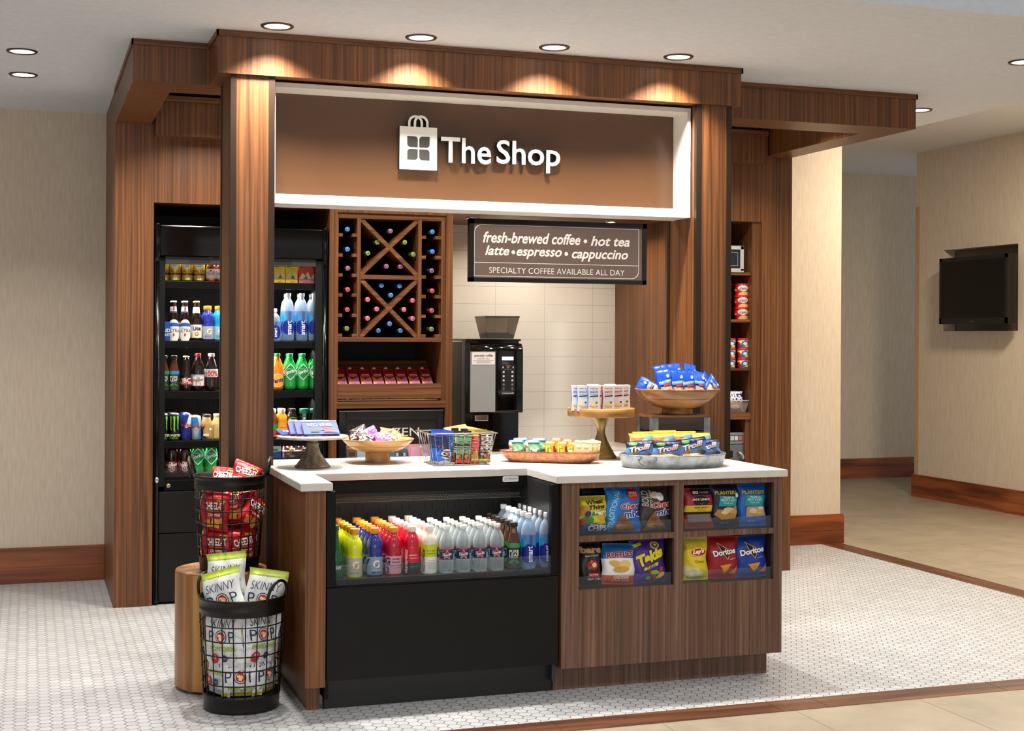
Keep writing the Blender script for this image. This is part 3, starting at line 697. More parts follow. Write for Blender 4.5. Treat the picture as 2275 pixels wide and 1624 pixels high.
OP = [(.027, 0), (.031, .005), (.0305, .04), (.031, .055), (.0305, .058), (.0305, .102), (.0312, .106), (.031, .135), (.024, .158), (.0135, .177), (.0125, .18), (.0125, .19)]
PP = [(.027, 0), (.0285, .005), (.0285, .112), (.026, .125), (.019, .15), (.0145, .178), (.0145, .19)]
SP = [(.028, 0), (.0335, .006), (.0335, .15), (.032, .17), (.027, .192), (.018, .207), (.0125, .213), (.0125, .226)]
def sports(name, label, liq, lab, decs, capc='#e8912c', group=None, bands=()):
    return bottle(name, label, 'bottle', GP, liquid(liq), (.0192, .183, .2065, capc), (.012, .086, .0337, lab, bands, decs), group=group)
GLOGO = lambda c, bolt='#e0601c': [('t', 'G', .1, .6, None, .42, c, 0, 0, .03), ('p', [(-.02, .42), (.2, .72), (.14, .6), (.24, .62), (.02, .36), (.08, .5)], bolt)]
def water_lab(): return [('p', [(-1.3, 0), (-.9, 0), (-.9, 1), (-1.3, 1)], '#d8c79a'), ('s', 0, .5, .36, .45, 5, '#f0e6dc'), ('s', 0, .5, .31, .45, 5, '#a3263c'), ('t', 'Ozarka', 0, .52, .62, None, '#f4efe8', 8, .3, .02), ('t', 'SPRING WATER', 0, .3, .3, None, '#f4efe8'), ('t', 'Naturally Better', -.34, .85, .3, None, '#e8ecf4'), ('p', [(.34, .62), (.75, .62), (.75, .95), (.34, .95)], '#3f6b35'), ('p', [(.4, .05), (.75, .05), (.75, .6), (.4, .6)], '#6aa9cf')]
DZ = .536
def lane(proto, u, rows, y0, dy, lab, grp, rot=-.22, x=None, k0=0, z=DZ):
    px = at(u, 1150, 'y', y0).x if x is None else x
    for k in range(rows):
        lb = lab % (ORD[k] if k else 'front') if '%s' in lab else lab
        if k == 0: proto.location = (px, y0, z); proto.rotation_euler = (0, 0, rot); proto['label'] = lb; o = proto
        else: o = dup(proto, (px, y0 + k * dy, z), (0, 0, rot), lb)
        if rows > 1: o['group'] = grp
Y1 = .125; DY = .0695
p = bottle('sparkling_water_bottle', 'green teardrop sparkling water bottle at the left edge of the open chiller', 'bottle', [(.03, 0), (.0355, .006), (.0358, .05), (.033, .085), (.024, .13), (.0165, .17), (.0145, .185), (.0145, .205)], mat('#0f6b34', .1, coat=.5, alpha=.75, key='greenglass'), (.0165, .203, .224, '#0c5a4a'),
           (.03, .075, .0361, '#0d5a30', (), [('t', 'Perrier', -.12, .5, 1.0, None, '#eaf2e6', 0, 0, .015)]))
p.location = at(737, 1200, 'y', Y1 - .005); p.location.z = DZ; p.location.x = max(p.location.x, .168); p.rotation_euler = (0, 0, -.1)
p = sports('sports_drink_bottle', '', '#d9e021', '#b9b7a2', GLOGO('#f1edc8') + [('t', 'LEMON LIME', 0, .15, .55, None, '#4a4a20')]); lane(p, 788, 6, Y1, DY, 'yellow sports drink with orange cap, %s bottle of its lane in the chiller', 'yellow sports drinks')
p = sports('sports_drink_bottle', '', '#1f2f86', '#8b9db3', [('p', [(-1.2, .1), (-.5, .9), (-.3, .9), (-.9, .1)], '#2a3c66')] + GLOGO('#e8edf2', '#c8601c') + [('t', 'FIERCE', .1, .26, .5, None, '#e4ebf2', 0, .2), ('t', 'MELON', .1, .12, .6, None, '#20304a', 0, .2, .02)]); lane(p, 833, 6, Y1, DY, 'dark blue sports drink with orange cap, %s bottle of its lane in the chiller', 'dark blue sports drinks')
p = sports('sports_drink_bottle', '', '#b3122b', '#d99bb4', [('t', 'G', -.42, .72, None, .4, '#2c2a2e', 0, 0, .03), ('t', 'LOWER', .15, .84, .5, None, '#3a3036', 0, 0, .02), ('t', 'SUGAR', .15, .66, .5, None, '#3a3036', 0, 0, .02), ('r', 0, .48, 1.3, .02, '#5a4048'), ('t', '2', -.4, .22, None, .34, '#3a3036', 0, 0, .03), ('t', 'NUTRITION', .2, .34, .5, None, '#3a3036')]); lane(p, 875, 6, Y1, DY, 'red sports drink with pink label, %s bottle of its lane in the chiller', 'red sports drinks')
p = bottle('vitamin_drink_bottle', '', 'bottle', VP, liquid('#c20f33'), (.0185, .184, .207, '#f0d9d6'), (.006, .117, .0334, '#d01738', ((0, .46, '#141214'),), [('t', 'vitaminwater', -.42, .5, 1.55, .16, '#f2ecec', 90, 0, .012), ('t', 'power-c', .12, .72, .5, None, '#f6e8e8', 0, 0, .015), ('t', 'dragonfruit', .12, .62, .5, None, '#f6e8e8'), ('t', '20 FL OZ', .15, .3, .5, None, '#9aa0aa')])); lane(p, 915, 6, Y1, DY, 'crimson vitamin drink with black label foot, %s bottle of its lane in the chiller', 'crimson vitamin drinks')
p = bottle('vitamin_drink_bottle', '', 'bottle', VP, liquid('#ece3d4'), (.0185, .184, .207, '#f5f0ea'), (.006, .117, .0334, '#eeece6', ((.62, 1.1, '#c8cf2a'),), [('t', 'vitaminwater', -.42, .5, 1.55, .16, '#22231f', 90, 0, .012), ('t', 'zero sugar', .12, .86, .6, None, '#6a6d20'), ('t', 'squeezed', .12, .76, .5, None, '#6a6d20')] + [('r', .2, .5 - .06 * k, .55, .015, '#b9b7b0') for k in range(6)])); lane(p, 953.5, 6, Y1, DY, 'white vitamin drink with lime label band, %s bottle of its lane in the chiller', 'white vitamin drinks')
p = bottle('water_bottle', '', 'bottle', OP, WATER, (.0148, .187, .203, '#f3f1ec'), (.059, .101, .0309, '#23305f', ((0, .06, '#a03048'), (.94, 1.1, '#a03048')), water_lab()))
base_w = p
for i, (u, nm) in enumerate(((992.4, 'first'), (1029.8, 'second'), (1067, 'third'), (1104.3, 'fourth'))):
    q = p if i == 0 else dup(base_w, (0, 0, 0))
    lane(q, u, 5, Y1 + .004, DY - .003, 'clear spring water bottle, %s' + ' in the ' + nm + ' of the four water lanes', 'spring water bottles', -.2 - .05 * i)
TEA = mat('#5b2a10', .1, coat=.5, alpha=.8, key='tea')
def tea(leafc, name='PURE LEAF'): return bottle('iced_tea_bottle', '', 'bottle', PP, TEA, (.0185, .187, .207, '#1d1b1a'), (.008, .108, .0291, '#17201b', ((.9, 1.1, leafc), (0, .3, '#22382c')), [('t', 'PURE', 0, .74, .72, None, '#eef0ea', 0, 0, .005), ('t', 'LEAF', 0, .58, .72, None, '#eef0ea', 0, 0, .005), ('t', 'NO SUGAR', 0, .46, .5, None, '#cfd6cc'), ('e', -.2, .3, .22, .1, '#3f8a44', 35), ('e', .2, .3, .22, .1, '#2f7a3a', -35)]), pw=5)
p = tea('#2c8a4e'); tea0 = p; lane(p, 1141.3, 6, Y1, DY, 'brown iced tea with black cap, %s bottle of its lane in the chiller', 'brown iced teas', -.25)
SMW = mat('#cfe2f4', .1, alpha=.3, key='smartwater')
def smart(h=1., nm='smart'):
    s = [(r, z * h) for r, z in SP]
    return bottle('water_bottle', '', 'bottle', s, SMW, (.0148, .222 * h, .222 * h + .021, '#f4f4f2'), (.02 * h, .15 * h, .0338, mat('#9cc4e8', .2, alpha=.28, key='smsleeve'), (), [('e', 0, .38, .62, .62, '#1b2a8f'), ('e', -.55, .74, .42, .3, '#2f9ee0'), ('t', 'smart', .08, .36, 1.05 * h, .16, '#f4f6fa', 90, 0, .02), ('t', 'water', .1, .8, .9 * h, .12, '#1b3a8f', 90)]))
p = smart(); sm0 = p; lane(p, 1174.5, 6, Y1 + .004, DY, 'tall clear water bottle with blue oval print, %s in the lane beside the iced teas', 'tall water bottles beside the iced teas', -.25)
q = dup(sm0, (0, 0, 0)); lane(q, 1215, 6, Y1 + .008, DY, 'tall clear water bottle with blue oval print, %s in the lane by the right post', 'tall water bottles by the right post', -.35)

# ================================================================== drinks cooler
dc = thing('drinks_cooler', 'black open-front drinks cooler standing in the left walnut surround', 'cooler', (.13, 2.9, 0))
xl, xr = -.37, .638; FR = mat('#151515', .45, spec=.25); GL = mat('#040404', .15, coat=.12, spec=.25)
b = MB(); b.box(xl, xl + .03, 2.61, 3.4, .012, 2.19, GL, .004); b.build('side_panel', dc); b = MB(); b.box(xr - .03, xr, 2.61, 3.4, .012, 2.19, GL, .004); b.build('side_panel', dc)
b = MB(); b.prism([(xl + .03, 2.62), (xl + .062, 2.625), (xl + .062, 3.3), (xl + .03, 3.3)], 'z', .68, 2.0, FR); b.build('frame_upright', dc)
b = MB(); b.prism([(.566, 2.625), (xr - .03, 2.62), (xr - .03, 3.3), (.566, 3.3)], 'z', .68, 2.0, FR); b.build('frame_upright', dc)
b = MB(); b.box(xl + .03, xr - .03, 2.602, 3.3, 2.008, 2.188, GL, .006); b.build('hood', dc)
for x in (xl + .018, xr - .018):
    b = MB(); b.lathe([(0, 2.0), (.012, 2.0), (.017, 2.008), (.017, 2.19), (.013, 2.2), (0, 2.204)], GL, 16, (x, 2.605, 0)); b.build('hood_end', dc)
    b = MB(); b.lathe([(.011, .012), (.011, 1.98)], GL, 12, (x, 2.61, 0)); b.build('corner_tube', dc)
    MB().lathe([(.0125, .705), (.0125, .735)], CHROME, 12, (x, 2.608, 0)).build('hinge', dc)
b = MB(); b.box(xl + .062, .566, 2.618, 2.66, 1.966, 2.006, mat('#2a2a2a', .5))
for x in (-.115, .365): decal(b, ([(x + sx * .05 + .011 * math.cos(a), 1.986 + .011 * math.sin(a)) for sx, a0 in ((1, -90), (-1, 90)) for a in [math.radians(a0 + 30 * k) for k in range(7)]], [list(range(14))]), flat(2.618), mat('#050508', .6), .001)
b.build('header_strip', dc)
b = MB(); b.box(xl + .062, .566, 3.28, 3.3, .68, 2.0, mat('#2b2a26', .5))
for z in (1.78, 1.42, 1.13):
    for k in range(9):
        for e in (0, .03): decal(b, rect(-.25 + k * .1 + e, z, .004, .05), flat(3.28), mat('#060606', .6), .001)
b.build('back_panel', dc)
SHZ = (1.868, 1.52, 1.2265, .938, .7335)
for k, z in enumerate(SHZ):
    b = MB(); d0 = 2.655 if k else 2.66
    b.box(xl + .062, .566, d0, 3.28, z - .012, z, mat('#151515', .45)); b.box(xl + .062, .566, d0 - .012, d0 + .004, z - .04, z + .001, BLACK, .002); b.build('shelf', dc)
    if k < 4: area('cooler_led', (.13, 2.71, z - .048), .85, 4.2, (1, .97, .9), 160, 'RECTANGLE', .02)
area('cooler_led', (.13, 2.70, 2.0), .85, 4.2, (1, .97, .9), 160, 'RECTANGLE', .02)
b = MB(); b.box(xl + .062, xr - .03, 2.625, 2.66, .655, .715, BLACK, .003); b.build('bottom_rail', dc)
b = MB(); b.lathe([(0, 0), (.012, 0), (.013, .004), (.006, .006), (0, .006)], mat('#b9a983', .3, .8), 16); b.xf(Matrix.Translation((-.285, 2.625, .683)) @ Matrix.Rotation(PI / 2, 4, 'X')); b.build('lock', dc)
b = MB(); b.box(xl + .03, xr - .03, 2.62, 2.66, .412, .65, mat('#171513', .4, spec=.3), .003); b.build('lower_panel', dc)
b = MB(); b.box(xl + .03, xr - .03, 2.622, 2.66, .014, .408, mat('#14120f', .4, spec=.3), .003); b.build('access_panel', dc)
b = MB(); b.lathe([(0, 0), (.012, 0), (.012, .002)], BLACK, 14); b.xf(Matrix.Translation((-.05, 2.622, .33)) @ Matrix.Rotation(PI / 2, 4, 'X')); b.build('cable_hole', dc)
MB().box(-.31, .566, 2.648, 2.651, .735, .785, CLEAR).build('clear_lip', dc)

def row(proto, us, z, y, lab, grp=None, rows=2, dy=.075, rot=-.12):
    """us: [(pixel u, words)], front row at depth y with copies behind"""
    first = True
    for u, wd in us:
        x = at(u, 800, 'y', y).x
        for k in range(rows):
            lb = (lab + ' ' + wd).strip() + ('' if k == 0 else ', one behind' if k == 1 else ', two behind')
            if first: proto.location = (x, y, z + .001); proto.rotation_euler = (0, 0, rot); proto['label'] = lb; o = proto; first = False
            else: o = dup(proto, (x, y + k * dy, z + .001), (0, 0, rot), lb)
            if grp: o['group'] = grp
Z1, Z2, Z3, Z4, Z5 = SHZ; FY = 2.705
def can(name, r, h, hexc, decs, label='', bands=()):
    t_ = thing(name, label, 'can')
    M = MB(); m = mat(hexc, .28, .25); zs = [(r * .86, 0), (r, .006), (r, h - .012), (r * .86, h - .001)]
    M.lathe([(r * .86, 0, STEEL), (r, .006, m), (r, h - .012, m), (r * .87, h - .002, STEEL)], m, 20)
    if bands:
        for a, b_, c in bands: M.lathe([(r + .0003, a * h), (r + .0003, b_ * h)], mat(c, .28, .2), 20, close=False)
    marks(M, decs, lambda u, v, o: ((r + o) * math.sin(u / r), -(r + o) * math.cos(u / r), v), 2 * r, h, r * .35, .0006); M.build('can_body', t_)
    M = MB(); M.lathe([(r * .87, h - .003), (r * .87, h), (r * .8, h), (r * .78, h - .004), (0, h - .004)], STEEL, 18, close=False); M.box(-.006, .006, -.012, .012, h - .004, h - .001, STEEL); M.build('lid', t_)
    return t_
c_ = can('beer_can', .033, .122, '#d8d21f', [('e', 0, .72, .3, .3, '#f2e8e0'), ('p', [(-.36, .62), (-.2, .95), (.2, .95), (.38, .66), (.2, .84), (-.2, .82)], '#e8dc30'), ('e', -.08, .72, .045, .03, '#201818'), ('e', .08, .72, .045, .03, '#201818'), ('e', -.5, .75, .14, .2, '#e88a9a'), ('r', 0, .35, 1.3, .02, '#1a1a1a'), ('t', 'DALLAS', 0, .47, 1.15, None, '#d8436e', 0, 0, .03), ('t', 'BLONDE', 0, .33, 1.0, None, '#26230e', 0, 0, .03), ('t', 'ALE', 0, .1, .3, None, '#f0efe6')], bands=((.9, .96, '#d8436e'), (.17, .24, '#e58aa0')))
row(c_, [(362, 'at the left end of the top shelf'), (388, 'second from the left on the top shelf'), (415, 'third from the left on the top shelf'), (441.5, 'fourth from the left on the top shelf')], Z1, FY, 'yellow and pink beer can', 'yellow beer cans', 1)
p = bottle('rose_wine_bottle', '', 'bottle', [(.028, 0), (.03, .006), (.03, .085), (.022, .105), (.0135, .115), (.0135, .14)], mat('#8e3420', .1, coat=.5), (.0145, .125, .15, '#e8e6e2'), (.012, .075, .0305, '#f1ece8', ((0, .12, '#d46a5a'),), [('t', 'SUTTER', 0, .66, .9, None, '#6a6460'), ('t', 'HOME', 0, .5, .6, None, '#6a6460'), ('e', 0, .84, .08, .08, '#c03a3a')]))
row(p, [(467.5, 'beside the yellow cans on the top shelf'), (490, 'half hidden by the column on the top shelf')], Z1, FY, 'small rose wine bottle with white label', None, 1)
def carton(hexc, sky, words):
    return box_mb(.071, .125, .06, hexc, [('p', [(-.5, 0), (.5, 0), (.5, .2), (-.5, .2)], sky), ('p', [(-.5, .2), (-.2, .5), (.05, .36), (.25, .55), (.5, .3), (.5, .2)], '#d8cfb8'), ('p', [(-.1, .2), (.1, .4), (.3, .2)], '#8a7440'), ('t', 'Bandit', 0, .83, .82, None, '#2c2618', 8, .3, .02), ('t', 'CHARDONNAY', 0, .66, .5, None, '#5a4a20'), ('t', '500 ML', .1, .06, .4, None, '#4a3a18')])
m = carton('#dcc028', '#c4a020', '')
for i, (u, wd) in enumerate(((592, 'half hidden behind the column'), (620, 'first fully seen right of the column'), (648, 'beside the red cartons'))):
    x = at(u, 600, 'y', FY - .03).x
    if i == 0: o0 = pack('wine_carton', m, 'yellow wine carton on the top cooler shelf, ' + wd, 'carton', (x, FY - .03, Z1 + .001), group='yellow wine cartons')
    else: copy_of(o0, (x, FY - .03, Z1 + .001), None, 'yellow wine carton on the top cooler shelf, ' + wd)
m = carton('#c9402c', '#a8586a', '')
o0 = pack('wine_carton', m, 'red wine carton on the top cooler shelf, next to the yellow cartons', 'carton', (at(677, 600, 'y', FY - .03).x, FY - .03, Z1 + .001), group='red wine cartons'); copy_of(o0, (at(703, 600, 'y', FY - .03).x, FY - .03, Z1 + .001), None, 'red wine carton at the right end of the top cooler shelf')
BEER = mat('#1d0f08', .08, coat=.6)
BP = [(.027, 0), (.0295, .006), (.0295, .118), (.026, .14), (.0165, .165), (.0135, .19), (.013, .222), (.0142, .223), (.0142, .226)]
def beer(lab, neck, capc): return bottle('beer_bottle', '', 'bottle', BP, BEER, (.0155, .2245, .2335, capc), lab, neck, capname='crown_cap')
p = beer((.012, .105, .0299, BEER, (), [('e', 0, .5, .72, 1.12, '#eceae4'), ('p', [(-.66, .78), (-.48, .95), (0, 1.02), (.48, .95), (.66, .78)], '#2c5aa8'), ('t', 'ULTRA', 0, .5, 1.15, None, '#3a4a60', 0, 0, .005), ('t', 'Michelob', 0, .66, .7, None, '#9aa0a6', 0, .3), ('r', 0, .26, .14, .16, '#c02a2a')]), ([(.0172, .162), (.0142, .2)], '#f0eeea', [('r', 0, .188, .008, .022, '#c02a2a'), ('r', 0, .168, .05, .008, '#2c4a90')]), '#e9e6e0')
row(p, [(386, 'left one on the second shelf'), (411, 'right one on the second shelf')], Z2, FY, 'brown beer bottle with white oval label', 'white oval label beers', 2)
p = beer((.018, .095, .0299, '#efeadc', (), [('t', 'Lite', 0, .72, .8, None, '#1d2a50', 0, 0, .03), ('e', 0, .32, .2, .2, '#c08a4a'), ('e', 0, .32, .13, .13, '#e0b880')]), ([(.0172, .162), (.0142, .198)], '#f1ece0', [('t', 'Lite', 0, .182, .018, None, '#a08a40', 0, .3)]), '#cfc06a')
row(p, [(437, 'on the second shelf')], Z2, FY, 'brown beer bottle with square cream label', 'cream label beers', 2)
p = sports('sports_drink_bottle', '', '#26359a', '#a6adb6', GLOGO('#f2f2f0') + [('t', 'ZERO', 0, .2, .6, None, '#4a5060')], '#eaa51c'); row(p, [(462, 'on the second cooler shelf')], Z2, FY, 'indigo sports drink with yellow cap', 'indigo sports drinks', 2)
p = sports('sports_drink_bottle', '', '#1e9ccc', '#8fc3dc', GLOGO('#f2f2f0') + [('t', 'ZERO', 0, .2, .6, None, '#3a5060')], '#eaa51c'); row(p, [(487, 'on the second shelf')], Z2, FY, 'light blue sports drink with yellow cap', 'light blue sports drinks', 2)
pack('beer_carrier', box_mb(.06, .11, .12, '#1c4fb0', [('t', 'BUD', 0, .55, .9, None, '#f0f2f6', 0, 0, .02), ('t', 'LIGHT', 0, .32, .9, None, '#f0f2f6', 0, 0, .02)]), 'blue beer pack at the left end of the second cooler shelf', 'box', (at(362, 740, 'y', FY).x + .012, FY - .02, Z2 + .001))
p = smart(.78); row(p, [(609.7, 'on the second cooler shelf beside the column')], Z2, FY, 'short clear water bottle with orange print', None, 1)
p = smart(1.2); row(p, [(640, 'left on the second shelf'), (670, 'middle on the second shelf'), (697, 'right end of the second shelf')], Z2, FY, 'big clear water bottle', 'one-litre water bottles', 2, .08)
q = dup(tea0, (0, 0, 0)); row(q, [(365, 'at the left end of the third shelf')], Z3, FY, 'iced tea with green label', None, 1)
p = tea('#2e7fc0'); row(p, [(387, 'on the third shelf')], Z3, FY, 'iced tea with blue label edge', None, 1)
p = bottle('root_beer_bottle', '', 'bottle', [(.027, 0), (.03, .006), (.03, .08), (.027, .105), (.016, .14), (.0135, .17), (.0135, .196)], mat('#1c0d08', .08, coat=.6), (.0152, .196, .204, '#d9d2c8'), (.02, .085, .0304, mat('#1c0d08', .08, coat=.6), (), [('r', 0, .48, 1.5, .5, '#8e1f24'), ('p', [(-.7, .7), (0, .98), (.7, .7)], '#a82a2e'), ('t', 'IBC', 0, .66, .8, None, '#f0e8dc', 0, 0, .02), ('t', 'ROOT BEER', 0, .4, 1.15, None, '#f0e8dc')]), capname='crown_cap'); row(p, [(415, 'on the third shelf')], Z3, FY, 'dark root beer bottle with red label', 'root beers', 2)
SO = [(.026, 0), (.0335, .012), (.0345, .03), (.033, .06), (.034, .075), (.0345, .13), (.031, .15), (.02, .178), (.013, .196), (.0128, .205)]
def soda(liq, capc, lab, fill=None, clear=None):
    pr = [(r, z, liquid(liq)) for r, z in SO]
    return bottle('soda_bottle', '', 'bottle', pr, liquid(liq), (.0148, .202, .22, capc), lab)
COLA = '#1a0e0a'
p = soda(COLA, '#c92a30', (.03, .095, .0347, '#efe7e0', ((.86, .95, '#3a9ad0'),), [('t', 'Dr', 0, .72, .35, None, '#7d2a3a', 8, .2, .02), ('t', 'Pepper', 0, .52, .9, None, '#7d2a3a', 8, .2, .02), ('o', 0, .22, .22, .88, '#7d2a3a'), ('t', 'Diet', 0, .22, .3, None, '#7d2a3a')])); row(p, [(441, 'on the third shelf')], Z3, FY, 'diet cola bottle with white label and red cap', 'diet colas', 2)
p = soda(COLA, '#e4e0d8', (.082, .128, .0349, '#c9c7c6', (), [('t', '100%', 0, .42, 1.1, None, '#c22a30', 0, 0, .02), ('t', 'Coke', 0, .78, .6, None, '#b0484c', 0, .3)])); row(p, [(471, 'on the third shelf')], Z3, FY, 'dark cola bottle with silver label and white cap', 'silver label colas', 2)
p = soda('#f07d12', '#2e9a5a', (.03, .09, .0349, '#ef8a1e', (), [('e', 0, .5, .5, .5, '#f6a93a'), ('o', 0, .5, .58, .9, '#fbe6c0'), ('t', 'Fanta', 0, .5, 1.05, None, '#1f2a6a', 12, .2, .03)])); row(p, [(617, 'beside the column on the third shelf')], Z3, FY, 'orange soda bottle with green cap', 'orange sodas', 2)
spl = [('s', 0, .5, .72, .72, 4, '#d8f0dc'), ('s', 0, .5, .62, .72, 4, '#178a48'), ('r', 0, .5, 1.0, .34, '#178a48'), ('t', 'Sprite', 0, .5, 1.0, None, '#f2faf2', 14, .25, .02), ('t', 'LEMON LIME', 0, .86, .6, None, '#d8f0dc')]
p = soda('#1c9a3e', '#2aa763', (.085, .135, .0349, '#1a9a4e', (), spl)); spr = p; row(p, [(645, 'beside the orange soda on the third shelf'), (673, 'second on the right of the third shelf'), (700, 'at the right end of the third shelf')], Z3, FY, 'green lemon soda bottle', 'green lemon sodas on the third shelf', 2)
mon = [('p', [(-.42, .9), (-.22, .9), (-.26, .5), (-.2, .36), (-.32, .44), (-.34, .74)], '#7fd02a'), ('p', [(-.1, .9), (.1, .9), (.06, .5), (.1, .3), (-.04, .4), (-.04, .74)], '#7fd02a'), ('p', [(.22, .9), (.42, .9), (.36, .52), (.4, .38), (.28, .46), (.28, .74)], '#7fd02a'), ('t', 'MONSTER', 0, .2, 1.35, None, '#eef0ea', 0, 0, .02), ('t', 'ENERGY', 0, .1, .8, None, '#7fd02a')]
c_ = can('energy_can', .033, .158, '#0d0d0d', mon); row(c_, [(363, 'left end of the fourth shelf'), (388, 'second on the fourth shelf')], Z4, FY, 'black energy can with green claws', 'black energy cans', 3, .07)
def rb(silver, blue, top): return [('p', [(-.75, .08), (.1, .08), (-.5, .5), (-.75, .5)], silver), ('p', [(-.1, .5), (.75, .5), (.75, .95), (.3, .95)], top), ('e', 0, .5, .16, .12, '#e0b23a'), ('t', 'Red', -.3, .57, .5, None, '#c9252c', 0, 0, .02), ('t', 'Bull', .3, .57, .55, None, '#c9252c', 0, 0, .02)]
c_ = can('energy_can', .0265, .158, '#28338f', rb('#28338f', '', '#d9d9d6')); row(c_, [(415, 'on the fourth shelf')], Z4, FY, 'slim indigo and silver energy can', 'indigo energy cans', 3, .06)
c_ = can('energy_can', .0265, .143, '#b9c4cc', [('p', [(-1.2, .5), (.4, .5), (.1, .95), (-1.2, .95)], '#2f7fc4'), ('p', [(.1, .05), (1.2, .05), (1.2, .5), (.4, .5)], '#2f7fc4')] + rb('#c3ccd2', '', '#c3ccd2')[2:]); row(c_, [(437, 'on the fourth shelf')], Z4, FY, 'slim light blue energy can', 'light blue energy cans', 3, .06)
p = bottle('coffee_drink_bottle', '', 'bottle', [(.026, 0), (.031, .006), (.031, .085), (.027, .105), (.02, .122), (.02, .138)], liquid('#b98d58'), (.0215, .134, .15, '#2b1d16'), (.012, .09, .0314, '#c09860', (), [('e', -.2, .42, .5, .6, '#3a2318'), ('e', .05, .5, .42, .55, '#c09860'), ('o', .3, .68, .2, .75, '#2c6a48'), ('e', .3, .68, .15, .15, '#f0efe8'), ('r', -.1, .25, .5, .16, '#f0e8d8')])); row(p, [(461, 'on the fourth shelf')], Z4, FY, 'glass coffee drink with brown swirl', 'coffee drinks', 2)
p = bottle('coffee_drink_bottle', '', 'bottle', [(.026, 0), (.031, .006), (.031, .085), (.027, .105), (.02, .122), (.02, .138)], liquid('#d8b878'), (.0215, .134, .15, '#cdb98a'), (.012, .09, .0314, '#dcc084', (), [('e', 0, .4, .3, .5, '#c9a860')])); row(p, [(486, 'cut by the column on the fourth shelf')], Z4, FY, 'glass vanilla coffee drink', 'vanilla coffee drinks', 2)
JP = [(.026, 0), (.031, .006), (.031, .09), (.028, .1), (.031, .112), (.026, .135), (.0165, .15), (.0165, .16)]
p = bottle('juice_bottle', '', 'bottle', JP, liquid('#7a3a1c'), (.018, .158, .178, '#f0eee8'), (.015, .08, .0314, '#e6e0d4', ((.5, 1.1, '#2f8a4a'),), [('e', 0, .28, .4, .25, '#c83a2a')])); row(p, [(607, 'beside the column on the fourth shelf')], Z4, FY, 'apple juice bottle with white cap', 'apple juices', 2)
p = bottle('juice_bottle', '', 'bottle', JP, liquid('#e39b14'), (.018, .158, .178, '#f0eee8'), (.015, .08, .0314, '#e2b04a', (), [('e', 0, .5, .4, .4, '#e87a12')])); row(p, [(628, 'beside the apple juice on the fourth shelf')], Z4, FY, 'orange juice bottle with white cap', 'orange juices', 2)
p = bottle('juice_bottle', '', 'bottle', JP, liquid('#17130f'), (.018, .158, .178, '#161412'), (.085, .13, .0318, '#14110e', (), [('t', 'Minute', 0, .62, .9, None, '#eef0e6', 0, 0, .02), ('t', 'Maid', 0, .28, .8, None, '#eef0e6', 0, 0, .02), ('p', [(-.5, .86), (0, 1.0), (.5, .86)], '#6aa83a')])); row(p, [(651, 'on the fourth shelf')], Z4, FY, 'black juice bottle with white lettering', 'black juice bottles', 2)
p = bottle('juice_bottle', '', 'bottle', [(.026, 0), (.029, .006), (.029, .12), (.024, .14), (.024, .15)], mat('#20140f', .15, coat=.4), (.0275, .148, .178, '#1c6a52'), None); 
M = MB(); M.box(-.0115, .0115, -.0302, -.0285, .085, .165, mat('#1c6a52', .4)); marks(M, [('t', 'NAKED', 0, .14, .017, None, '#eaf2ea'), ('r', 0, .12, .012, .014, '#cfe0d0')], flat(-.0302), 1, 1, None, .0005); M.build('label', p)
row(p, [(676, 'in the middle right of the fourth shelf'), (699, 'right end of the fourth shelf')], Z4, FY, 'dark bottle with broad green lid', 'green lid bottles', 1)
p = soda('#2a120c', '#c9303a', (.03, .085, .0349, '#7a2230', (), [('t', 'Dr', -.05, .8, .4, None, '#f2e8e4', 8, .2, .02), ('t', 'Pepper', 0, .6, 1.1, None, '#f2e8e4', 8, .2, .02), ('o', 0, .26, .26, .88, '#f2e8e4'), ('t', '23', 0, .26, .26, None, '#f2e8e4')])); row(p, [(383, 'left on the bottom shelf'), (413, 'right on the bottom shelf')], Z5, FY, 'cola bottle with maroon label', 'maroon label colas', 2)
q = dup(spr, (0, 0, 0)); row(q, [(441, 'left on the bottom shelf'), (471, 'right on the bottom shelf')], Z5, FY, 'green lemon soda bottle', 'green lemon sodas on the bottom shelf', 2)
M = box_mb(.075, .15, .06, '#dfe3e6', [('p', [(-.5, 0), (.5, 0), (.5, .28), (-.5, .2)], '#2f6ab0'), ('t', 'DANINO', -.05, .52, .85, None, '#b5342c', 0, 0, .02), ('t', 'Yogurt', 0, .7, .5, None, '#5a5a60'), ('e', 0, .32, .3, .1, '#5a9a5a')])
pack('yogurt_carton', M, 'white and blue yogurt carton on the bottom cooler shelf beside the column', 'carton', (at(609, 1000, 'y', FY).x, FY - .02, Z5 + .09)); 
M = MB().box(-.05, .6, 2.69, 2.9, Z5 + .075, Z5 + .088, mat('#101010', .4)); M.build('riser', dc)
ft = None
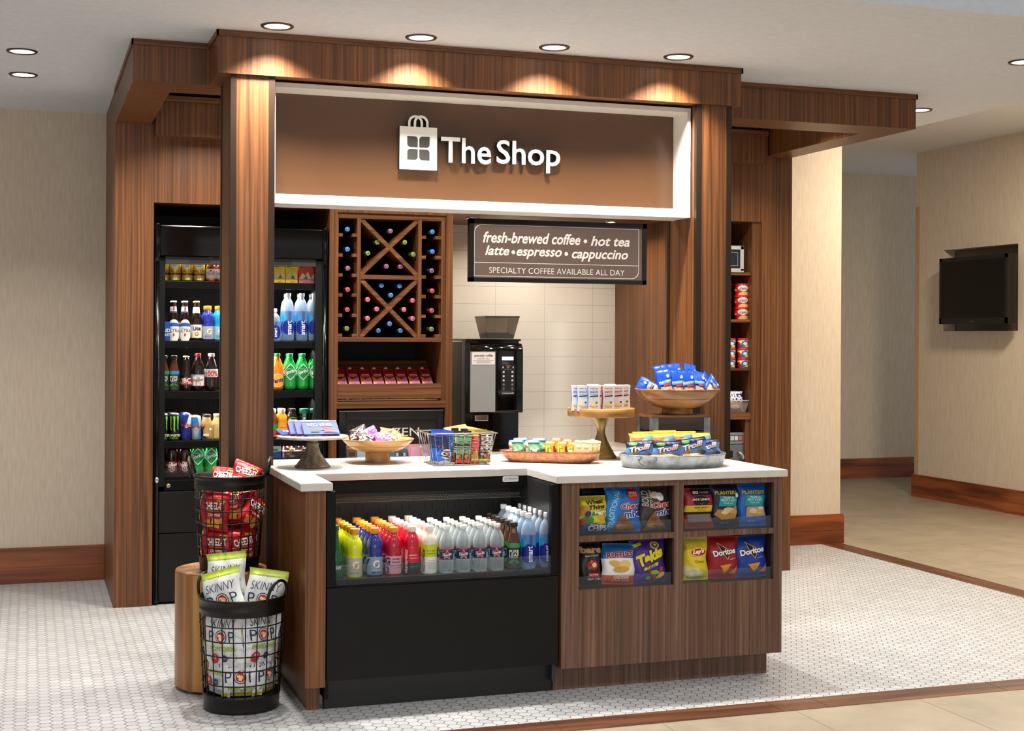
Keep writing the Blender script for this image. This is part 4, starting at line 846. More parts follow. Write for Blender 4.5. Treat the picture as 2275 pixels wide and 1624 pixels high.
for k in range(3):
    wd = ('bottom', 'middle', 'top')[k]
    if ft is None:
        ft = thing('snack_tray', 'clear snack tray of fruit and cookies on the bottom cooler shelf, %s of its stack' % wd, 'tray', (at(658, 1000, 'y', FY).x, FY + .02, Z5 + .09), 'stacked clear snack trays'); L0 = ft.location.copy()
        M = MB(); M.box(-.075, .075, -.04, .05, .0, .036, mat('#eef0ee', .1, alpha=.1, key='tray')); M.xf(Matrix.Translation(L0)); M.build('tray_body', ft)
        M = MB(); M.box(-.08, .08, -.045, .055, .036, .0395, mat('#d8606a', .3)); M.xf(Matrix.Translation(L0)); M.build('lid', ft)
        for nm, x, c_ in (('cheese_cubes', -.035, '#e2c277'), ('cookie_pieces', .035, '#5a3320')):
            M = MB(); rs = random.Random(3)
            for i in range(14): M.lathe([(0, 0), (.011, .004), (.011, .011), (0, .014)], mat(c_, .6), 7, (x + rs.uniform(-.022, .022), rs.uniform(-.03, .03), rs.choice((.002, .016))))
            M.xf(Matrix.Translation(L0)); M.build(nm, ft)
    else: dup(ft, (L0.x, L0.y, L0.z + .0405 * k), None, 'clear snack tray of fruit and cookies on the bottom cooler shelf, %s of its stack' % wd)
# ================================================================== wine bottles in the rack
GLS = mat('#0b0d09', .1, coat=.6)
def wine(hexc, hi):
    r = thing('wine_bottle', '', 'bottle', (0, 0, 0), 'wine bottles in the rack'); R = Matrix.Rotation(PI / 2, 4, 'X')
    MB().lathe([(.03, 0), (.036, .006), (.0365, .16), (.033, .185), (.02, .21), (.0145, .225), (.0138, .27)], GLS, 18).xf(R).build('bottle_body', r)
    M = MB(); M.lathe([(.0146, .225), (.0142, .262), (.0152, .267), (.0152, .293), (.0142, .296), (0, .296)], mat(hexc, .32, .25), 18, close=False)
    M.xf(R); decal(M, ring(0, 0, .0118, .0118, .86, 16), lambda u, v, o: (u, -.2965, v), mat(hi, .4), 0); decal(M, poly((-.004, -.007), (.001, -.002), (-.002, .001), (.004, .007), (-.001, .003), (.001, 0)), lambda u, v, o: (u, -.2966, v), mat(hi, .4), 0); M.build('capsule', r)
    return r
WC = {'b': wine('#2f6fb8', '#9cc4ea'), 'p': wine('#7d4a72', '#c49abc'), 'g': wine('#6f8432', '#b4c878'), 'r': wine('#b23c40', '#e09a98'), 'k': wine('#d4687c', '#f0b0bc')}
WN = {'b': 'blue', 'p': 'purple', 'g': 'green', 'r': 'red', 'k': 'pink'}
used = set()
def wb_(c, X, Y, lab):
    p = at(720 + X / 5.073, 460 + Y / 5.073, 'y', 2.63); loc = (p.x, 2.63 + .296, p.z); lb = '%s wine capsule, %s' % (WN[c], lab)
    if c not in used: used.add(c); WC[c].location = loc; WC[c]['label'] = lb
    else: dup(WC[c], loc, None, lb)
pos = ('top slot', 'second slot from the top', 'third slot from the top', 'fourth slot from the top', 'fifth slot from the top', 'lowest slot')
for k, (c, X, Y) in enumerate((('b', 265, 250), ('b', 265, 475), ('p', 270, 690), ('r', 268, 930), ('r', 264, 1157), ('g', 258, 1370))): wb_(c, X, Y, pos[k] + ' of the left column')
for k, (c, X, Y) in enumerate((('b', 1222, 278), ('b', 1222, 502), ('p', 1215, 717), ('r', 1220, 944), ('r', 1215, 1167), ('g', 1212, 1377))): wb_(c, X, Y, pos[k] + ' of the right column')
for c, X, Y, l in (('p', 750, 270, 'top bin of the upper cross'), ('g', 603, 396, 'upper one in the left bin of the upper cross'), ('g', 495, 520, 'lower one in the left bin of the upper cross'), ('g', 910, 397, 'upper one in the right bin of the upper cross'), ('g', 1008, 533, 'lower one in the right bin of the upper cross'),
                   ('p', 704, 668, 'left one in the bottom bin of the upper cross'), ('p', 863, 671, 'right one in the bottom bin of the upper cross'), ('b', 648, 884, 'upper left in the top bin of the lower cross'), ('b', 852, 890, 'upper right in the top bin of the lower cross'), ('b', 755, 994, 'lowest in the top bin of the lower cross'),
                   ('k', 493, 1042, 'topmost in the left bin of the lower cross'), ('k', 597, 1150, 'middle in the left bin of the lower cross'), ('k', 492, 1255, 'lowest in the left bin of the lower cross'), ('k', 1000, 1053, 'topmost in the right bin of the lower cross'), ('k', 902, 1155, 'middle in the right bin of the lower cross'), ('k', 1000, 1257, 'lowest in the right bin of the lower cross'),
                   ('b', 740, 1315, 'uppermost in the bottom bin of the lower cross'), ('b', 613, 1393, 'lower left in the bottom bin of the lower cross'), ('b', 863, 1393, 'lower right in the bottom bin of the lower cross')): wb_(c, X, Y, l)
# red cartons leaning on the shelf below
rc = thing('drink_carton', '', 'carton', (0, 0, 0), 'red cartons below the wine bins')
M = MB(); M.box(-.034, .034, 0, .058, 0, .185, mat('#b3161c', .35, coat=.2), .003)
marks(M, [('p', [(-.49, .02), (.49, .02), (.49, .62), (-.1, .5), (-.49, .66)], '#e58a72'), ('p', [(-.49, .02), (.49, .02), (.49, .3), (0, .42), (-.49, .34)], '#d8b4cc'), ('e', -.2, .36, .16, .13, '#ef7a2a'), ('p', [(-.2, .3), (.1, .46), (.45, .34), (.45, .22), (0, .18)], '#b06a9c'), ('r', .02, .68, .66, .09, '#f0e2d4'), ('r', .02, .68, .6, .03, '#5a2a24'), ('t', 'Bandit', 0, .86, .7, None, '#6d0d10', 6, .3, .02), ('r', 0, .1, .8, .06, '#f4e6e0')], flat(0), .068, .185, None, .0006); M.build('carton_body', rc)
M = MB(); M.lathe([(.0, .0), (.013, 0), (.013, .022), (.011, .025), (0, .026)], mat('#e9e7e2', .35), 16, (-.004, .02, .185)); M.build('screw_cap', rc)
for k, X in enumerate((165, 335, 503, 664, 825, 985, 1148, 1318)):
    x = at(735 + X / 6.014, 851, 'y', 2.665).x; x = max(x, .7385); lb = ('first', 'second', 'third', 'fourth', 'fifth', 'sixth', 'seventh', 'last')[k] + ' from the left of the red cartons leaning under the wine bins'
    if k == 0: rc.location = (x, 2.665, 1.225); rc.rotation_euler = (-.82, 0, 0); rc['label'] = lb
    else: dup(rc, (x, 2.665, 1.225), (-.82, 0, 0), lb)
MB().prism([(2.625, 1.161), (2.684, 1.161), (2.94, 1.4), (2.96, 1.4), (2.96, 1.161)], 'x', .70, 1.34, WALNUT_X).build('sloped_shelf', wc)

# ------------------------------------------------------------------ freezer
fz = thing('freezer', 'black under-counter freezer with a glass door lettered on its header', 'freezer', (1.03, 2.9, 0)); yf = 2.63
b = MB(); b.box(.705, .725, yf + .02, 3.2, .01, 1.1, BLACK); b.box(1.348, 1.366, yf + .02, 3.2, .01, 1.1, BLACK); b.box(.725, 1.348, yf + .02, 3.2, 1.08, 1.1, BLACK); b.box(.725, 1.348, 3.1, 3.2, .01, 1.08, mat('#d8e2ea', .5)); b.box(.725, 1.348, yf + .04, 3.1, .01, .1, BLACK); b.build('cabinet_body', fz)
b = MB(); DK2 = mat('#111318', .3, coat=.2)
b.box(.712, .757, yf - .01, yf + .02, .1, 1.098, DK2, .003); b.box(1.325, 1.366, yf - .01, yf + .02, .1, 1.098, DK2, .003); b.box(.757, 1.325, yf - .01, yf + .02, 1.052, 1.098, DK2, .003); b.box(.757, 1.325, yf - .01, yf + .02, .1, .16, DK2, .003); b.box(.712, 1.366, yf - .0115, yf + .02, 1.0985, 1.104, STEEL); b.build('door_frame', fz)
b = MB(); b.box(.757, 1.325, yf, yf + .012, .894, 1.052, mat('#242120', .35)); decal(b, label_text('FROZEN', 1.04, .9705, wd=.345, ht=.052), flat(yf), mat('#e6ddd4', .5), .001); b.build('header_sign', fz)
MB().box(.757, 1.325, yf + .002, yf + .006, .16, .894, CLEAR).build('door_glass', fz)
for z in (.47, .79): MB().box(.727, 1.346, yf + .06, 3.09, z - .02, z, mat('#cfe0ee', .4)).build('wire_shelf', fz)
area('freezer_led', (1.04, yf + .06, 1.06), .55, 3.0, (.92, .96, 1), 160, 'RECTANGLE', .03)
def inside(u0, u1, v0, hexc, marks_, lab, y=2.74, z=.791):
    a, b_ = at(u0, 1000, 'y', y).x, at(u1, 1000, 'y', y).x; h = at(u0, v0, 'y', y).z - z
    return pack('frozen_treat_box', box_mb(b_ - a, h, .1, hexc, marks_), lab, 'box', ((a + b_) / 2, y, z))
inside(908, 956, 986, '#dc8a90', [('e', .25, .72, .1, .1, '#c9b8e0'), ('e', .28, .25, .12, .12, '#c9b8e0'), ('r', -.2, .5, .4, .6, '#e4a2a4')], 'pink frozen treat box behind the freezer glass')
inside(876, 905, 998, '#4a4a50', [('r', 0, .5, .7, .3, '#b8bcc4'), ('e', 0, .5, .2, .2, '#2c2c30')], 'dark grey frozen packet behind the freezer glass, beside the pink box')
inside(770, 794, 994, '#7a4a2a', [('r', 0, .5, .6, .3, '#2f1d12'), ('r', 0, .9, 1, .12, '#c8742a')], 'brown frozen packet behind the freezer glass, left of the wooden bowl')

# ------------------------------------------------------------------ coffee machine
cm_ = thing('coffee_machine', 'black and silver bean-to-cup coffee machine with a bean hopper in the niche', 'coffee machine', (1.76, 3.05, .818)); y0 = 2.84; xa, xb = 1.585, 1.948
b = MB(); b.box(xa, xb, 2.97, 3.33, .83, 1.52, mat('#55524d', .35, .6), .004)
for k in range(3): b.box(xa - .001, xa + .002, 3.15, 3.2, 1.14 + k * .016, 1.147 + k * .016, BLACK)
b.build('rear_body', cm_)
b = MB(); b.box(xa, xb, 2.89, 2.97, .83, 1.53, BLACKG, .003); b.box(xa, xb, y0, 2.89, .83, .87, BLACKG, .003); b.box(xa - .004, xb + .004, 2.86, 3.33, 1.526, 1.54, BLACKG, .003); b.build('front_body', cm_)
b = MB(); w_, h0_, h1_ = xb - xa, 1.066, 1.512
prof = [(2.89, h0_), (2.806, h0_ + .004), (2.802, h0_ + .02), (2.802, 1.455), (2.808, 1.485), (2.83, 1.507), (2.86, h1_), (2.89, h1_)]
b.prism(prof, 'x', xa + .012, xb - .002, BLACKG, True); b.build('door', cm_)
def AT(u, v, y=2.801): return at(u, v, 'y', y)
def quad(u0, v0, u1, v1, y=2.801): a, c = AT(u0, v0, y), AT(u1, v1, y); return ((a.x + c.x) / 2, (a.z + c.z) / 2, c.x - a.x, a.z - c.z)
b = MB(); cx, cz, ww, hh = quad(1045, 781, 1100, 915); decal(b, rect(cx, cz, ww, hh), flat(2.802), mat('#b9bab8', .38, .55), .002); b.build('silver_panel', cm_)
b = MB(); cx, cz, ww, hh = quad(1048.5, 782.5, 1099, 810); decal(b, rect(cx, cz, ww, hh), flat(2.799), mat('#ece2e0', .5), .0015)
tk = mat('#2c2826', .5); decal(b, label_text('specialty coffee', cx, cz + hh * .22, wd=ww * .82, shear=.28, bold=.01), flat(2.799), tk, .0025); decal(b, label_text('MADE BY YOU', cx, cz - hh * .03, wd=ww * .52), flat(2.799), mat('#8a8482', .5), .0025)
for q in (-.16, -.27, -.36): decal(b, rect(cx, cz + hh * q, ww * (.9 if q == -.16 else .6), hh * .025), flat(2.799), mat('#9a9492', .5), .0025)
b.build('sticker', cm_)['label'] = 'pale sticker lettered specialty coffee'
b = MB(); cx, cz, ww, hh = quad(1115.5, 792.5, 1140.5, 800); decal(b, rect(cx, cz, ww, hh), flat(2.802), mat('#dfe6ff', .4, emit=2.2), .002); b.build('display', cm_)
b = MB(); cx, cz, ww, hh = quad(1113.5, 809, 1143.5, 868.5); decal(b, rect(cx, cz, ww, hh), flat(2.802), mat('#17181a', .4), .0015); decal(b, label_text('SELECTION', cx, cz + hh * .45, wd=ww * .35), flat(2.802), mat('#9a9a9a', .5), .0025); decal(b, label_text('HOT DRINKS', cx, cz + hh * .3, wd=ww * .55), flat(2.802), mat('#7a7a7a', .5), .0025)
decal(b, ell(cx, cz + hh * .385, .0075, .0075), flat(2.802), mat('#c8433c', .4), .0025)
for sx in (-1, 1):
    decal(b, rect(cx + sx * ww * .37, cz + hh * .385, .006, .012), flat(2.802), mat('#e6e6e6', .4), .0025)
    for k in range(5): decal(b, ell(cx + sx * ww * .32, cz + hh * (.21 - .155 * k), .007, .0055), flat(2.802), mat(('#e2e0dc', '#e2e0dc', '#dcdad6', '#8a7a6a', '#6a6a8a')[k], .4), .0025); decal(b, rect(cx + sx * ww * .32, cz + hh * (.145 - .155 * k), .016, .0025), flat(2.802), mat('#5a5a5a', .5), .0025)
b.build('keypad', cm_)
b = MB(); p = AT(1128.5, 873); decal(b, label_text('crescendo', p.x, p.z, wd=.082), flat(2.802), mat('#d8d8d8', .4), .002); b.build('lettering', cm_)
b = MB(); p = AT(1069, 928, 2.86); b.box(p.x - .045, p.x + .045, 2.85, 2.885, p.z - .02, p.z + .02, CHROME, .004); b.build('spout', cm_)
b = MB(); b.box(1.762, 1.77, 2.85, 2.892, .87, 1.066, BLACK); b.box(1.62, 1.75, 2.83, 2.885, .872, .88, STEEL, .002); b.build('drip_bay', cm_)
SMK = mat('#b9b3a6', .1, alpha=.2, key='smoke')
b = MB(); T4 = [(1.715, 2.875), (1.945, 2.875), (1.945, 3.1), (1.715, 3.1)]; B4 = [(1.742, 2.9), (1.915, 2.9), (1.915, 3.07), (1.742, 3.07)]
b.add([(x, y, 1.541) for x, y in B4] + [(x, y, 1.678) for x, y in T4], [(0, 1, 5, 4), (1, 2, 6, 5), (2, 3, 7, 6), (3, 0, 4, 7)], SMK); b.box(1.712, 1.948, 2.872, 3.103, 1.676, 1.688, mat('#7a766c', .2, alpha=.6, key='smokelid'), .003); b.build('bean_hopper', cm_)
b = MB(); rs = random.Random(5)
b.add([(x, y, 1.543) for x, y in [(1.745, 2.903), (1.912, 2.903), (1.912, 3.067), (1.745, 3.067)]] + [(x, y, 1.572) for x, y in [(1.74, 2.898), (1.917, 2.898), (1.917, 3.072), (1.74, 3.072)]], [(0, 1, 5, 4), (1, 2, 6, 5), (2, 3, 7, 6), (3, 0, 4, 7), (4, 5, 6, 7)], mat('#1a0f09', .5))
for k in range(150): x, yy = rs.uniform(1.745, 1.912), rs.uniform(2.9, 3.06); b.lathe([(0, -.003), (.005, 0), (0, .003)], mat('#24140b', .4), 6, (x, yy, 1.574 + rs.uniform(0, .006)), sx=1.3)
o = b.build('coffee_beans', cm_); o['kind'] = 'stuff'

# ------------------------------------------------------------------ right shelves
pf = thing('picture_frame', 'whitewashed picture frame with a dark mat on the top right shelf', 'frame', (3.36, 2.7, 1.992)); y = 2.68; xr_ = at(1653, 600, 'y', y).x; zt = at(1640, 546, 'y', y).z; wf = mat('#cfcac4', .6, bump=.5, bscale=60)
b = MB(); xl_ = xr_ - .2
b.box(xl_, xr_, y, y + .02, 1.992, 2.018, wf, .003); b.box(xl_, xr_, y, y + .02, zt - .026, zt, wf, .003); b.box(xl_, xl_ + .026, y, y + .02, 2.0, zt, wf, .003); b.box(xr_ - .026, xr_, y, y + .02, 2.0, zt, wf, .003); b.build('moulding', pf)
b = MB(); b.box(xl_ + .02, xr_ - .02, y + .008, y + .014, 2.01, zt - .02, mat('#23272b', .3)); hx = (xl_ + xr_) / 2; hz = (2.018 + zt - .026) / 2; v, f = rect(hx, hz, xr_ - xl_ - .086, zt - 2.018 - .026 - .034); vi, _ = rect(hx, hz, xr_ - xl_ - .09, zt - 2.018 - .026 - .038); decal(b, (v + vi, [[i, (i + 1) % 4, 4 + (i + 1) % 4, 4 + i] for i in range(4)]), flat(y + .008), mat('#c8ccd0', .5), .001); b.build('mat_board', pf)
def tub(r, h, body, lid, decs, bands=()):
    t_ = thing('snack_tub', '', 'tub'); M = MB(); M.lathe([(r * .86, 0), (r * .9, .004), (r * .98, h * .84)], mat(body, .35), 24)
    for a, b_, c in bands: M.lathe([(r * (.9 + .095 * a) + .0006, a * h), (r * (.9 + .095 * b_) + .0006, b_ * h)], mat(c, .35), 24, close=False)
    marks(M, decs, lambda u, v, o: ((r * (.905 + .095 * v / h) + o + .0008) * math.sin(u / r), -(r * (.905 + .095 * v / h) + o + .0008) * math.cos(u / r), v), 2 * r, h, r * .3, .0006); M.build('tub_body', t_)
    M = MB(); M.lathe([(r, h * .82), (r * 1.03, h * .84), (r * 1.03, h * .97), (r * .97, h), (0, h)], mat(lid, .35), 24, close=False); M.build('lid', t_); return t_
tb = tub(.047, .0795, '#c0161f', '#d01822', [('e', .12, .62, .42, .2, '#f2ece4'), ('t', 'Chips Ahoy', .12, .68, .5, None, '#8a1a20', 0, 0, .01), ('t', 'CHEWY', .12, .55, .6, None, '#2a2022', 0, 0, .03), ('p', [(-.3, .02), (.6, .02), (.6, .26), (.1, .36), (-.2, .2)], '#e2b06c'), ('e', -.5, .45, .12, .08, '#e6b23a')])
first = True
for cu, cw in ((1646.5, 'front stack on the shelf under the picture frame'), (1609, 'stack half hidden by the column')):
    for k in range(3):
        x = at(cu, 680, 'y', 2.7).x; loc = (x, 2.7, 1.678 + .0797 * k); lb = 'red cookie tub, %s of the %s' % (('bottom', 'middle', 'top')[k], cw)
        if first: tb.location = loc; tb.rotation_euler = (0, 0, -.4); tb['label'] = lb; tb['group'] = 'red cookie tubs'; first = False
        else: dup(tb, loc, (0, 0, -.4), lb)
tb = tub(.039, .066, '#e6cf9a', '#d8232a', [('p', [(-.9, .05), (-.1, .05), (-.35, .62), (-.9, .62)], '#c8202a'), ('e', .15, .42, .36, .3, '#2f6fa8'), ('s', .15, .42, .4, .6, 7, '#2f6fa8'), ('e', .15, .48, .2, .13, '#d8e4ec'), ('e', .3, .22, .2, .1, '#e8c24a')])
first = True
for cu, cw in ((1651, 'right stack of the noodle tubs'), (1621, 'left stack of the noodle tubs')):
    for k in range(3):
        x = at(cu, 790, 'y', 2.69).x; loc = (x, 2.69, 1.353 + .0662 * k); lb = 'cream noodle tub with red lid, %s of the %s' % (('bottom', 'middle', 'top')[k], cw)
        if first: tb.location = loc; tb.rotation_euler = (0, 0, -.4); tb['label'] = lb; tb['group'] = 'cream noodle tubs'; first = False
        else: dup(tb, loc, (0, 0, -.4), lb)
xb_ = at(1656, 890, 'y', 2.7).x
b = MB(); z = 1.06; T4 = [(xb_ - .2, 2.64), (xb_, 2.64), (xb_, 2.8), (xb_ - .2, 2.8)]; B4 = [(xb_ - .18, 2.66), (xb_ - .022, 2.66), (xb_ - .022, 2.78), (xb_ - .18, 2.78)]
b.add([(x, yy, z) for x, yy in B4] + [(x, yy, z + .078) for x, yy in T4], [(0, 1, 5, 4), (1, 2, 6, 5), (2, 3, 7, 6), (3, 0, 4, 7), (3, 2, 1, 0)], mat('#e8e6e2', .1, alpha=.12, key='tub')); b.tube([(x, yy, z + .078) for x, yy in T4], .004, mat('#d8d6d2', .2), 6, True)
tag(b.build('clear_bin'), 'clear plastic bin of pastries on the lowest open shelf, above the microwave', 'bin')
pb = bag_mb(.15, .135, .05, '#4a2a7a', [(0, .48, '#c8a888'), (.9, 1.1, '#d8d4da')], [('t', 'BIG', .05, .78, .62, None, '#f0eef2', 0, 0, .03), ('t', 'TEXAS', .02, .58, .84, None, '#f0eef2', 0, 0, .03), ('e', .0, .25, .4, .2, '#b88a60'), ('e', .1, .22, .22, .1, '#e2d2bc')], 31)
for k, (dx, dy) in enumerate(((-.1, 0), (-.105, .05))):
    if k == 0: o0 = pack('pastry_pack', pb, 'purple wrapped pastry standing at the front of the clear bin', 'packet', (xb_ + dx, 2.69 + dy, 1.064), (-6, 0, -8), 'purple wrapped pastries')
    else: copy_of(o0, (xb_ + dx, 2.7 + dy, 1.064), (-6, 0, -6), 'purple wrapped pastry standing second in the clear bin')
mw = thing('microwave', 'stainless microwave oven in the lowest niche of the right shelves', 'microwave', (3.3, 2.85, .731)); xm = at(1655.5, 980, 'y', 2.64).x; zt = at(1640, 961, 'y', 2.64).z
b = MB(); b.box(3.075, xm, 2.66, 3.1, .731, zt, mat('#77777a', .35, .7), .003); b.build('oven_body', mw)
b = MB(); b.box(3.075, xm, 2.645, 2.66, zt - .075, zt, mat('#a9a9aa', .3, .7), .004); b.box(xm - .14, xm - .018, 2.643, 2.646, zt - .056, zt - .018, mat('#2f3133', .4))
for k, c in enumerate(('#c05a58', '#bcd2d0', '#b8c8c0', '#c8d0cc')): b.box(xm - .048 - k * .03, xm - .023 - k * .03, 2.641, 2.644, zt - .052, zt - .022, mat(c, .4))
b.build('control_panel', mw)
b = MB(); b.box(3.075, xm, 2.645, 2.66, .735, zt - .08, mat('#8c8c8d', .3, .7), .004); b.box(3.1, xm - .09, 2.6435, 2.646, .76, zt - .12, mat('#101112', .2)); b.build('door', mw)
b = MB(); b.tube([(xm - .05, 2.645, zt - .13), (xm - .05, 2.615, zt - .135), (xm - .03, 2.612, zt - .15), (xm - .028, 2.612, .76), (xm - .03, 2.645, .75)], .009, mat('#b4b4b4', .25, .8), 8); b.build('handle', mw)

# ------------------------------------------------------------------ television in the wall recess
tv = thing('television', 'black wall television tilted in its recess on the right wall', 'television', (7.2, 5.1, 1.65)); xf = 7.06
A = at(2086, 577, 'x', xf); B_ = at(2089, 722, 'x', xf); C_ = at(2237, 561, 'x', xf); D_ = at(2240, 717, 'x', xf); zb, zt = (B_.z + D_.z) / 2, (A.z + C_.z) / 2; ya, yb = (C_.y + D_.y) / 2, (A.y + B_.y) / 2
BZ = mat('#060607', .3); b = MB(); b.box(xf, xf + .09, ya, yb, zb, zt, BZ, .006); b.build('case', tv)
b = MB(); b.box(xf - .004, xf + .004, ya, yb, zb, zb + .055, BZ); b.box(xf - .004, xf + .004, ya, yb, zt - .035, zt, BZ); b.box(xf - .004, xf + .004, ya, ya + .035, zb, zt, BZ); b.box(xf - .004, xf + .004, yb - .035, yb, zb, zt, BZ); decal(b, label_text('SANYO', -(ya + yb) / 2, zb + .022, wd=.06), lambda u, v, o: (xf - .004 - o, -u, v), mat('#77777a', .4), .001); b.build('bezel', tv)
b = MB(); b.box(xf - .0015, xf + .002, ya + .035, yb - .035, zb + .055, zt - .035, mat('#020203', .15, spec=.3)); b.build('screen', tv)
b = MB(); b.tube([(xf + .09, (ya + yb) / 2, (zb + zt) / 2), (7.375, (ya + yb) / 2, (zb + zt) / 2)], .03, BLACK, 10); b.box(7.365, 7.379, (ya + yb) / 2 - .15, (ya + yb) / 2 + .15, (zb + zt) / 2 - .12, (zb + zt) / 2 + .12, BLACK); b.build('bracket', tv)
tv.rotation_euler = (0, 0, 0)
# ================================================================== stump stool and wire baskets
st = thing('stump_stool', 'round stave-built wooden stump stool carrying the red snack basket', 'stool', (-.236, .632, 0)); R = .2; ZT = .522
b = MB(); b.lathe([(R - .012, .006), (R, .016), (R, ZT - .006), (R - .002, ZT - .001), (R - .006, ZT), (0, ZT)], TEAK, 64, (-.236, .632, 0), close=False)
b.build('trunk', st)
b = MB(); st_m = [wood('stave_%d' % k, 'z', c, .4, 16, .7) for k, c in enumerate((('#6a3f1a', '#a06a30', '#bd8a4a'), ('#3a1d0c', '#5a3016', '#7a4824'), ('#84562a', '#b8823f', '#d4a860')))]
rs = random.Random(11); a = 0
while a < 2 * PI - .05:
    w_ = min(rs.choice((.16, .24, .33, .42)), 2 * PI - a); m = st_m[rs.choice((0, 0, 1, 2, 0, 1))]; n = max(2, int(w_ / .06)); vs = []
    for k in range(n + 1):
        t_ = a + w_ * k / n; vs += [(-.236 + (R + .0012) * math.cos(t_), .632 + (R + .0012) * math.sin(t_), z) for z in (.016, ZT - .0065)]
    b.add(vs, [(2 * k, 2 * k + 2, 2 * k + 3, 2 * k + 1) for k in range(n)], m, True); a += w_
b.build('staves', st)
b = MB(); b.lathe([(.17, 0), (.17, .008)], BLACK, 32, (-.236, .632, 0)); b.build('foot_ring', st)

def basket(c, z0, rb, rt, h, lab, ang):
    B = thing('wire_basket', lab, 'basket', (c[0], c[1], z0), 'tall black wire baskets'); X, Y = c; RR = lambda z: rb + (rt - rb) * z / h
    lo, hi = .072 * h / .47, h - .072 * h / .47
    M = MB(); M.lathe([(RR(0) - .004, 0), (RR(0) + .001, .002), (RR(.012), .012), (RR(lo - .014), lo - .014), (RR(lo) + .003, lo - .01), (RR(lo), lo), (RR(lo) - .003, lo), (RR(0) - .006, .006)], WIREB, 48, (X, Y, z0), close=False); M.lathe([(0, .004), (RR(0) - .004, .004)], WIREB, 32, (X, Y, z0), close=False); M.build('base_band', B)
    M = MB(); M.lathe([(RR(hi) - .003, hi), (RR(hi), hi), (RR(hi) + .003, hi + .006), (RR(hi + .02), hi + .02), (RR(hi + .024) + .0025, hi + .024), (RR(hi + .028), hi + .028), (RR(h - .016), h - .016), (RR(h) + .002, h - .012), (RR(h) + .004, h - .004), (RR(h) + .001, h), (RR(h) - .004, h - .004), (RR(hi) - .004, hi)], WIREB, 48, (X, Y, z0), close=False); M.build('top_band', B)
    n = 22
    for k in range(n):
        t_ = 2 * PI * (k + .3) / n; M = MB(); M.tube([(X + RR(z) * math.cos(t_), Y + RR(z) * math.sin(t_), z0 + z) for z in (lo - .01, (lo + hi) / 2, hi + .01)], 0.0027, WIREB, 6); M.build('upright_wire', B)
    for k in range(5):
        z = lo + (hi - lo) * (k + .75) / 5.4; M = MB(); M.tube([(X + (RR(z) + .002) * math.cos(2 * PI * i / 40), Y + (RR(z) + .002) * math.sin(2 * PI * i / 40), z0 + z) for i in range(40)], 0.0027, WIREB, 6, True); M.build('ring_wire', B)
    for s in (0, PI):
        a_ = ang + s; M = MB(); pts = []
        for k in range(13):
            t_ = PI * k / 12; side = .062 * math.cos(t_); up = .085 * math.sin(t_) ** .8 if 0 < k < 12 else 0
            r_ = rt + .004 + up * .22; pts.append((X + r_ * math.cos(a_) - side * math.sin(a_), Y + r_ * math.sin(a_) + side * math.cos(a_), z0 + h - .012 + up))
        M.tube(pts, .0065, WIREB, 8); M.build('handle', B)
    return B
basket((-.2, .245), .001, .155, .177, .47, 'black wire basket of white popcorn bags standing on the floor', math.radians(-48)); BX2 = (-.2, .245)
basket((-.206, .6), ZT + .001, .128, .155, .418, 'black wire basket of red cracker bags standing on the stump stool', math.radians(-15)); BX1 = (-.206, .6)
# popcorn bags
def pop_decals(low='POPCORN'):
    d = [('t', 'SKINNY', 0, .735, .76, .13, '#1d2338', 0, 0, -.012), ('e', -.03, .9, .015, .015, '#c8323a'), ('t', 'P', -.31, .53, None, .17, '#1f2a50', 0, 0, -.008), ('t', 'P', .31, .53, None, .17, '#1f2a50', 0, 0, -.008),
         ('e', 0, .53, .165, .165, '#1d2a54'), ('e', 0, .53, .142, .142, '#f4f2ee'), ('e', 0, .53, .122, .122, '#c9282e'), ('e', -.03, .545, .05, .04, '#f0dfa8'), ('e', .04, .53, .045, .05, '#ecd28c'), ('e', 0, .5, .05, .04, '#f2e6bc'),
         ('t', 'POPCORN', 0, .355, .74, .075, '#9db52a', 0, 0, .035), ('e', -.24, .2, .13, .13, '#c9303c'), ('t', '39', -.24, .22, .11, None, '#f6eeee', 0, 0, .02), ('e', .08, .21, .09, .09, '#3a3f66'), ('t', 'GMO', .08, .21, .11, None, '#eceef4'), ('o', .3, .22, .1, .92, '#5a6470')]
    return d
def pop_low():
    d = []
    for q in pop_decals()[:11]:
        q = list(q); q[3 if q[0] == 't' else 2] = .18 + (q[3 if q[0] == 't' else 2] - .355) * 1.42
        if q[0] == 't' and q[5]: q[5] *= 1.42
        d.append(tuple(q))
    return d
def pop_bag(seed, head, foot=None, H=.27): return bag_mb(.165, H, .066, '#e4e5e6', [(.0, .09 if foot else .05, foot or '#e4e5e6'), (.885, 1.1, head)], (pop_low() if foot else pop_decals()) + [('t', 'PURE POPPED PERFECTION', 0, .89, .6, None, '#6a5a20')], seed)
PG = [pop_bag(1, '#b4c43a'), pop_bag(2, '#d9cf45', '#d8c834', .19), pop_bag(3, '#a6b83a')]
def near(c, ang, r, z, a0=-PI / 2 - .12): t_ = a0 + math.radians(ang); return (c[0] + r * math.cos(t_), c[1] + r * math.sin(t_), z), math.degrees(t_) + 90
pp = [None, None, None]
def pop(k, c, ang, r, z, tilt, lab, roll=0, spin=None):
    loc, yaw = near(c, ang, r, z); yaw = yaw if spin is None else spin
    if pp[k] is None: pp[k] = pack('popcorn_bag', PG[k], lab, 'bag', loc, (tilt, roll, yaw), 'white popcorn bags in the floor basket'); return pp[k]
    return copy_of(pp[k], loc, (tilt, roll, yaw), lab)
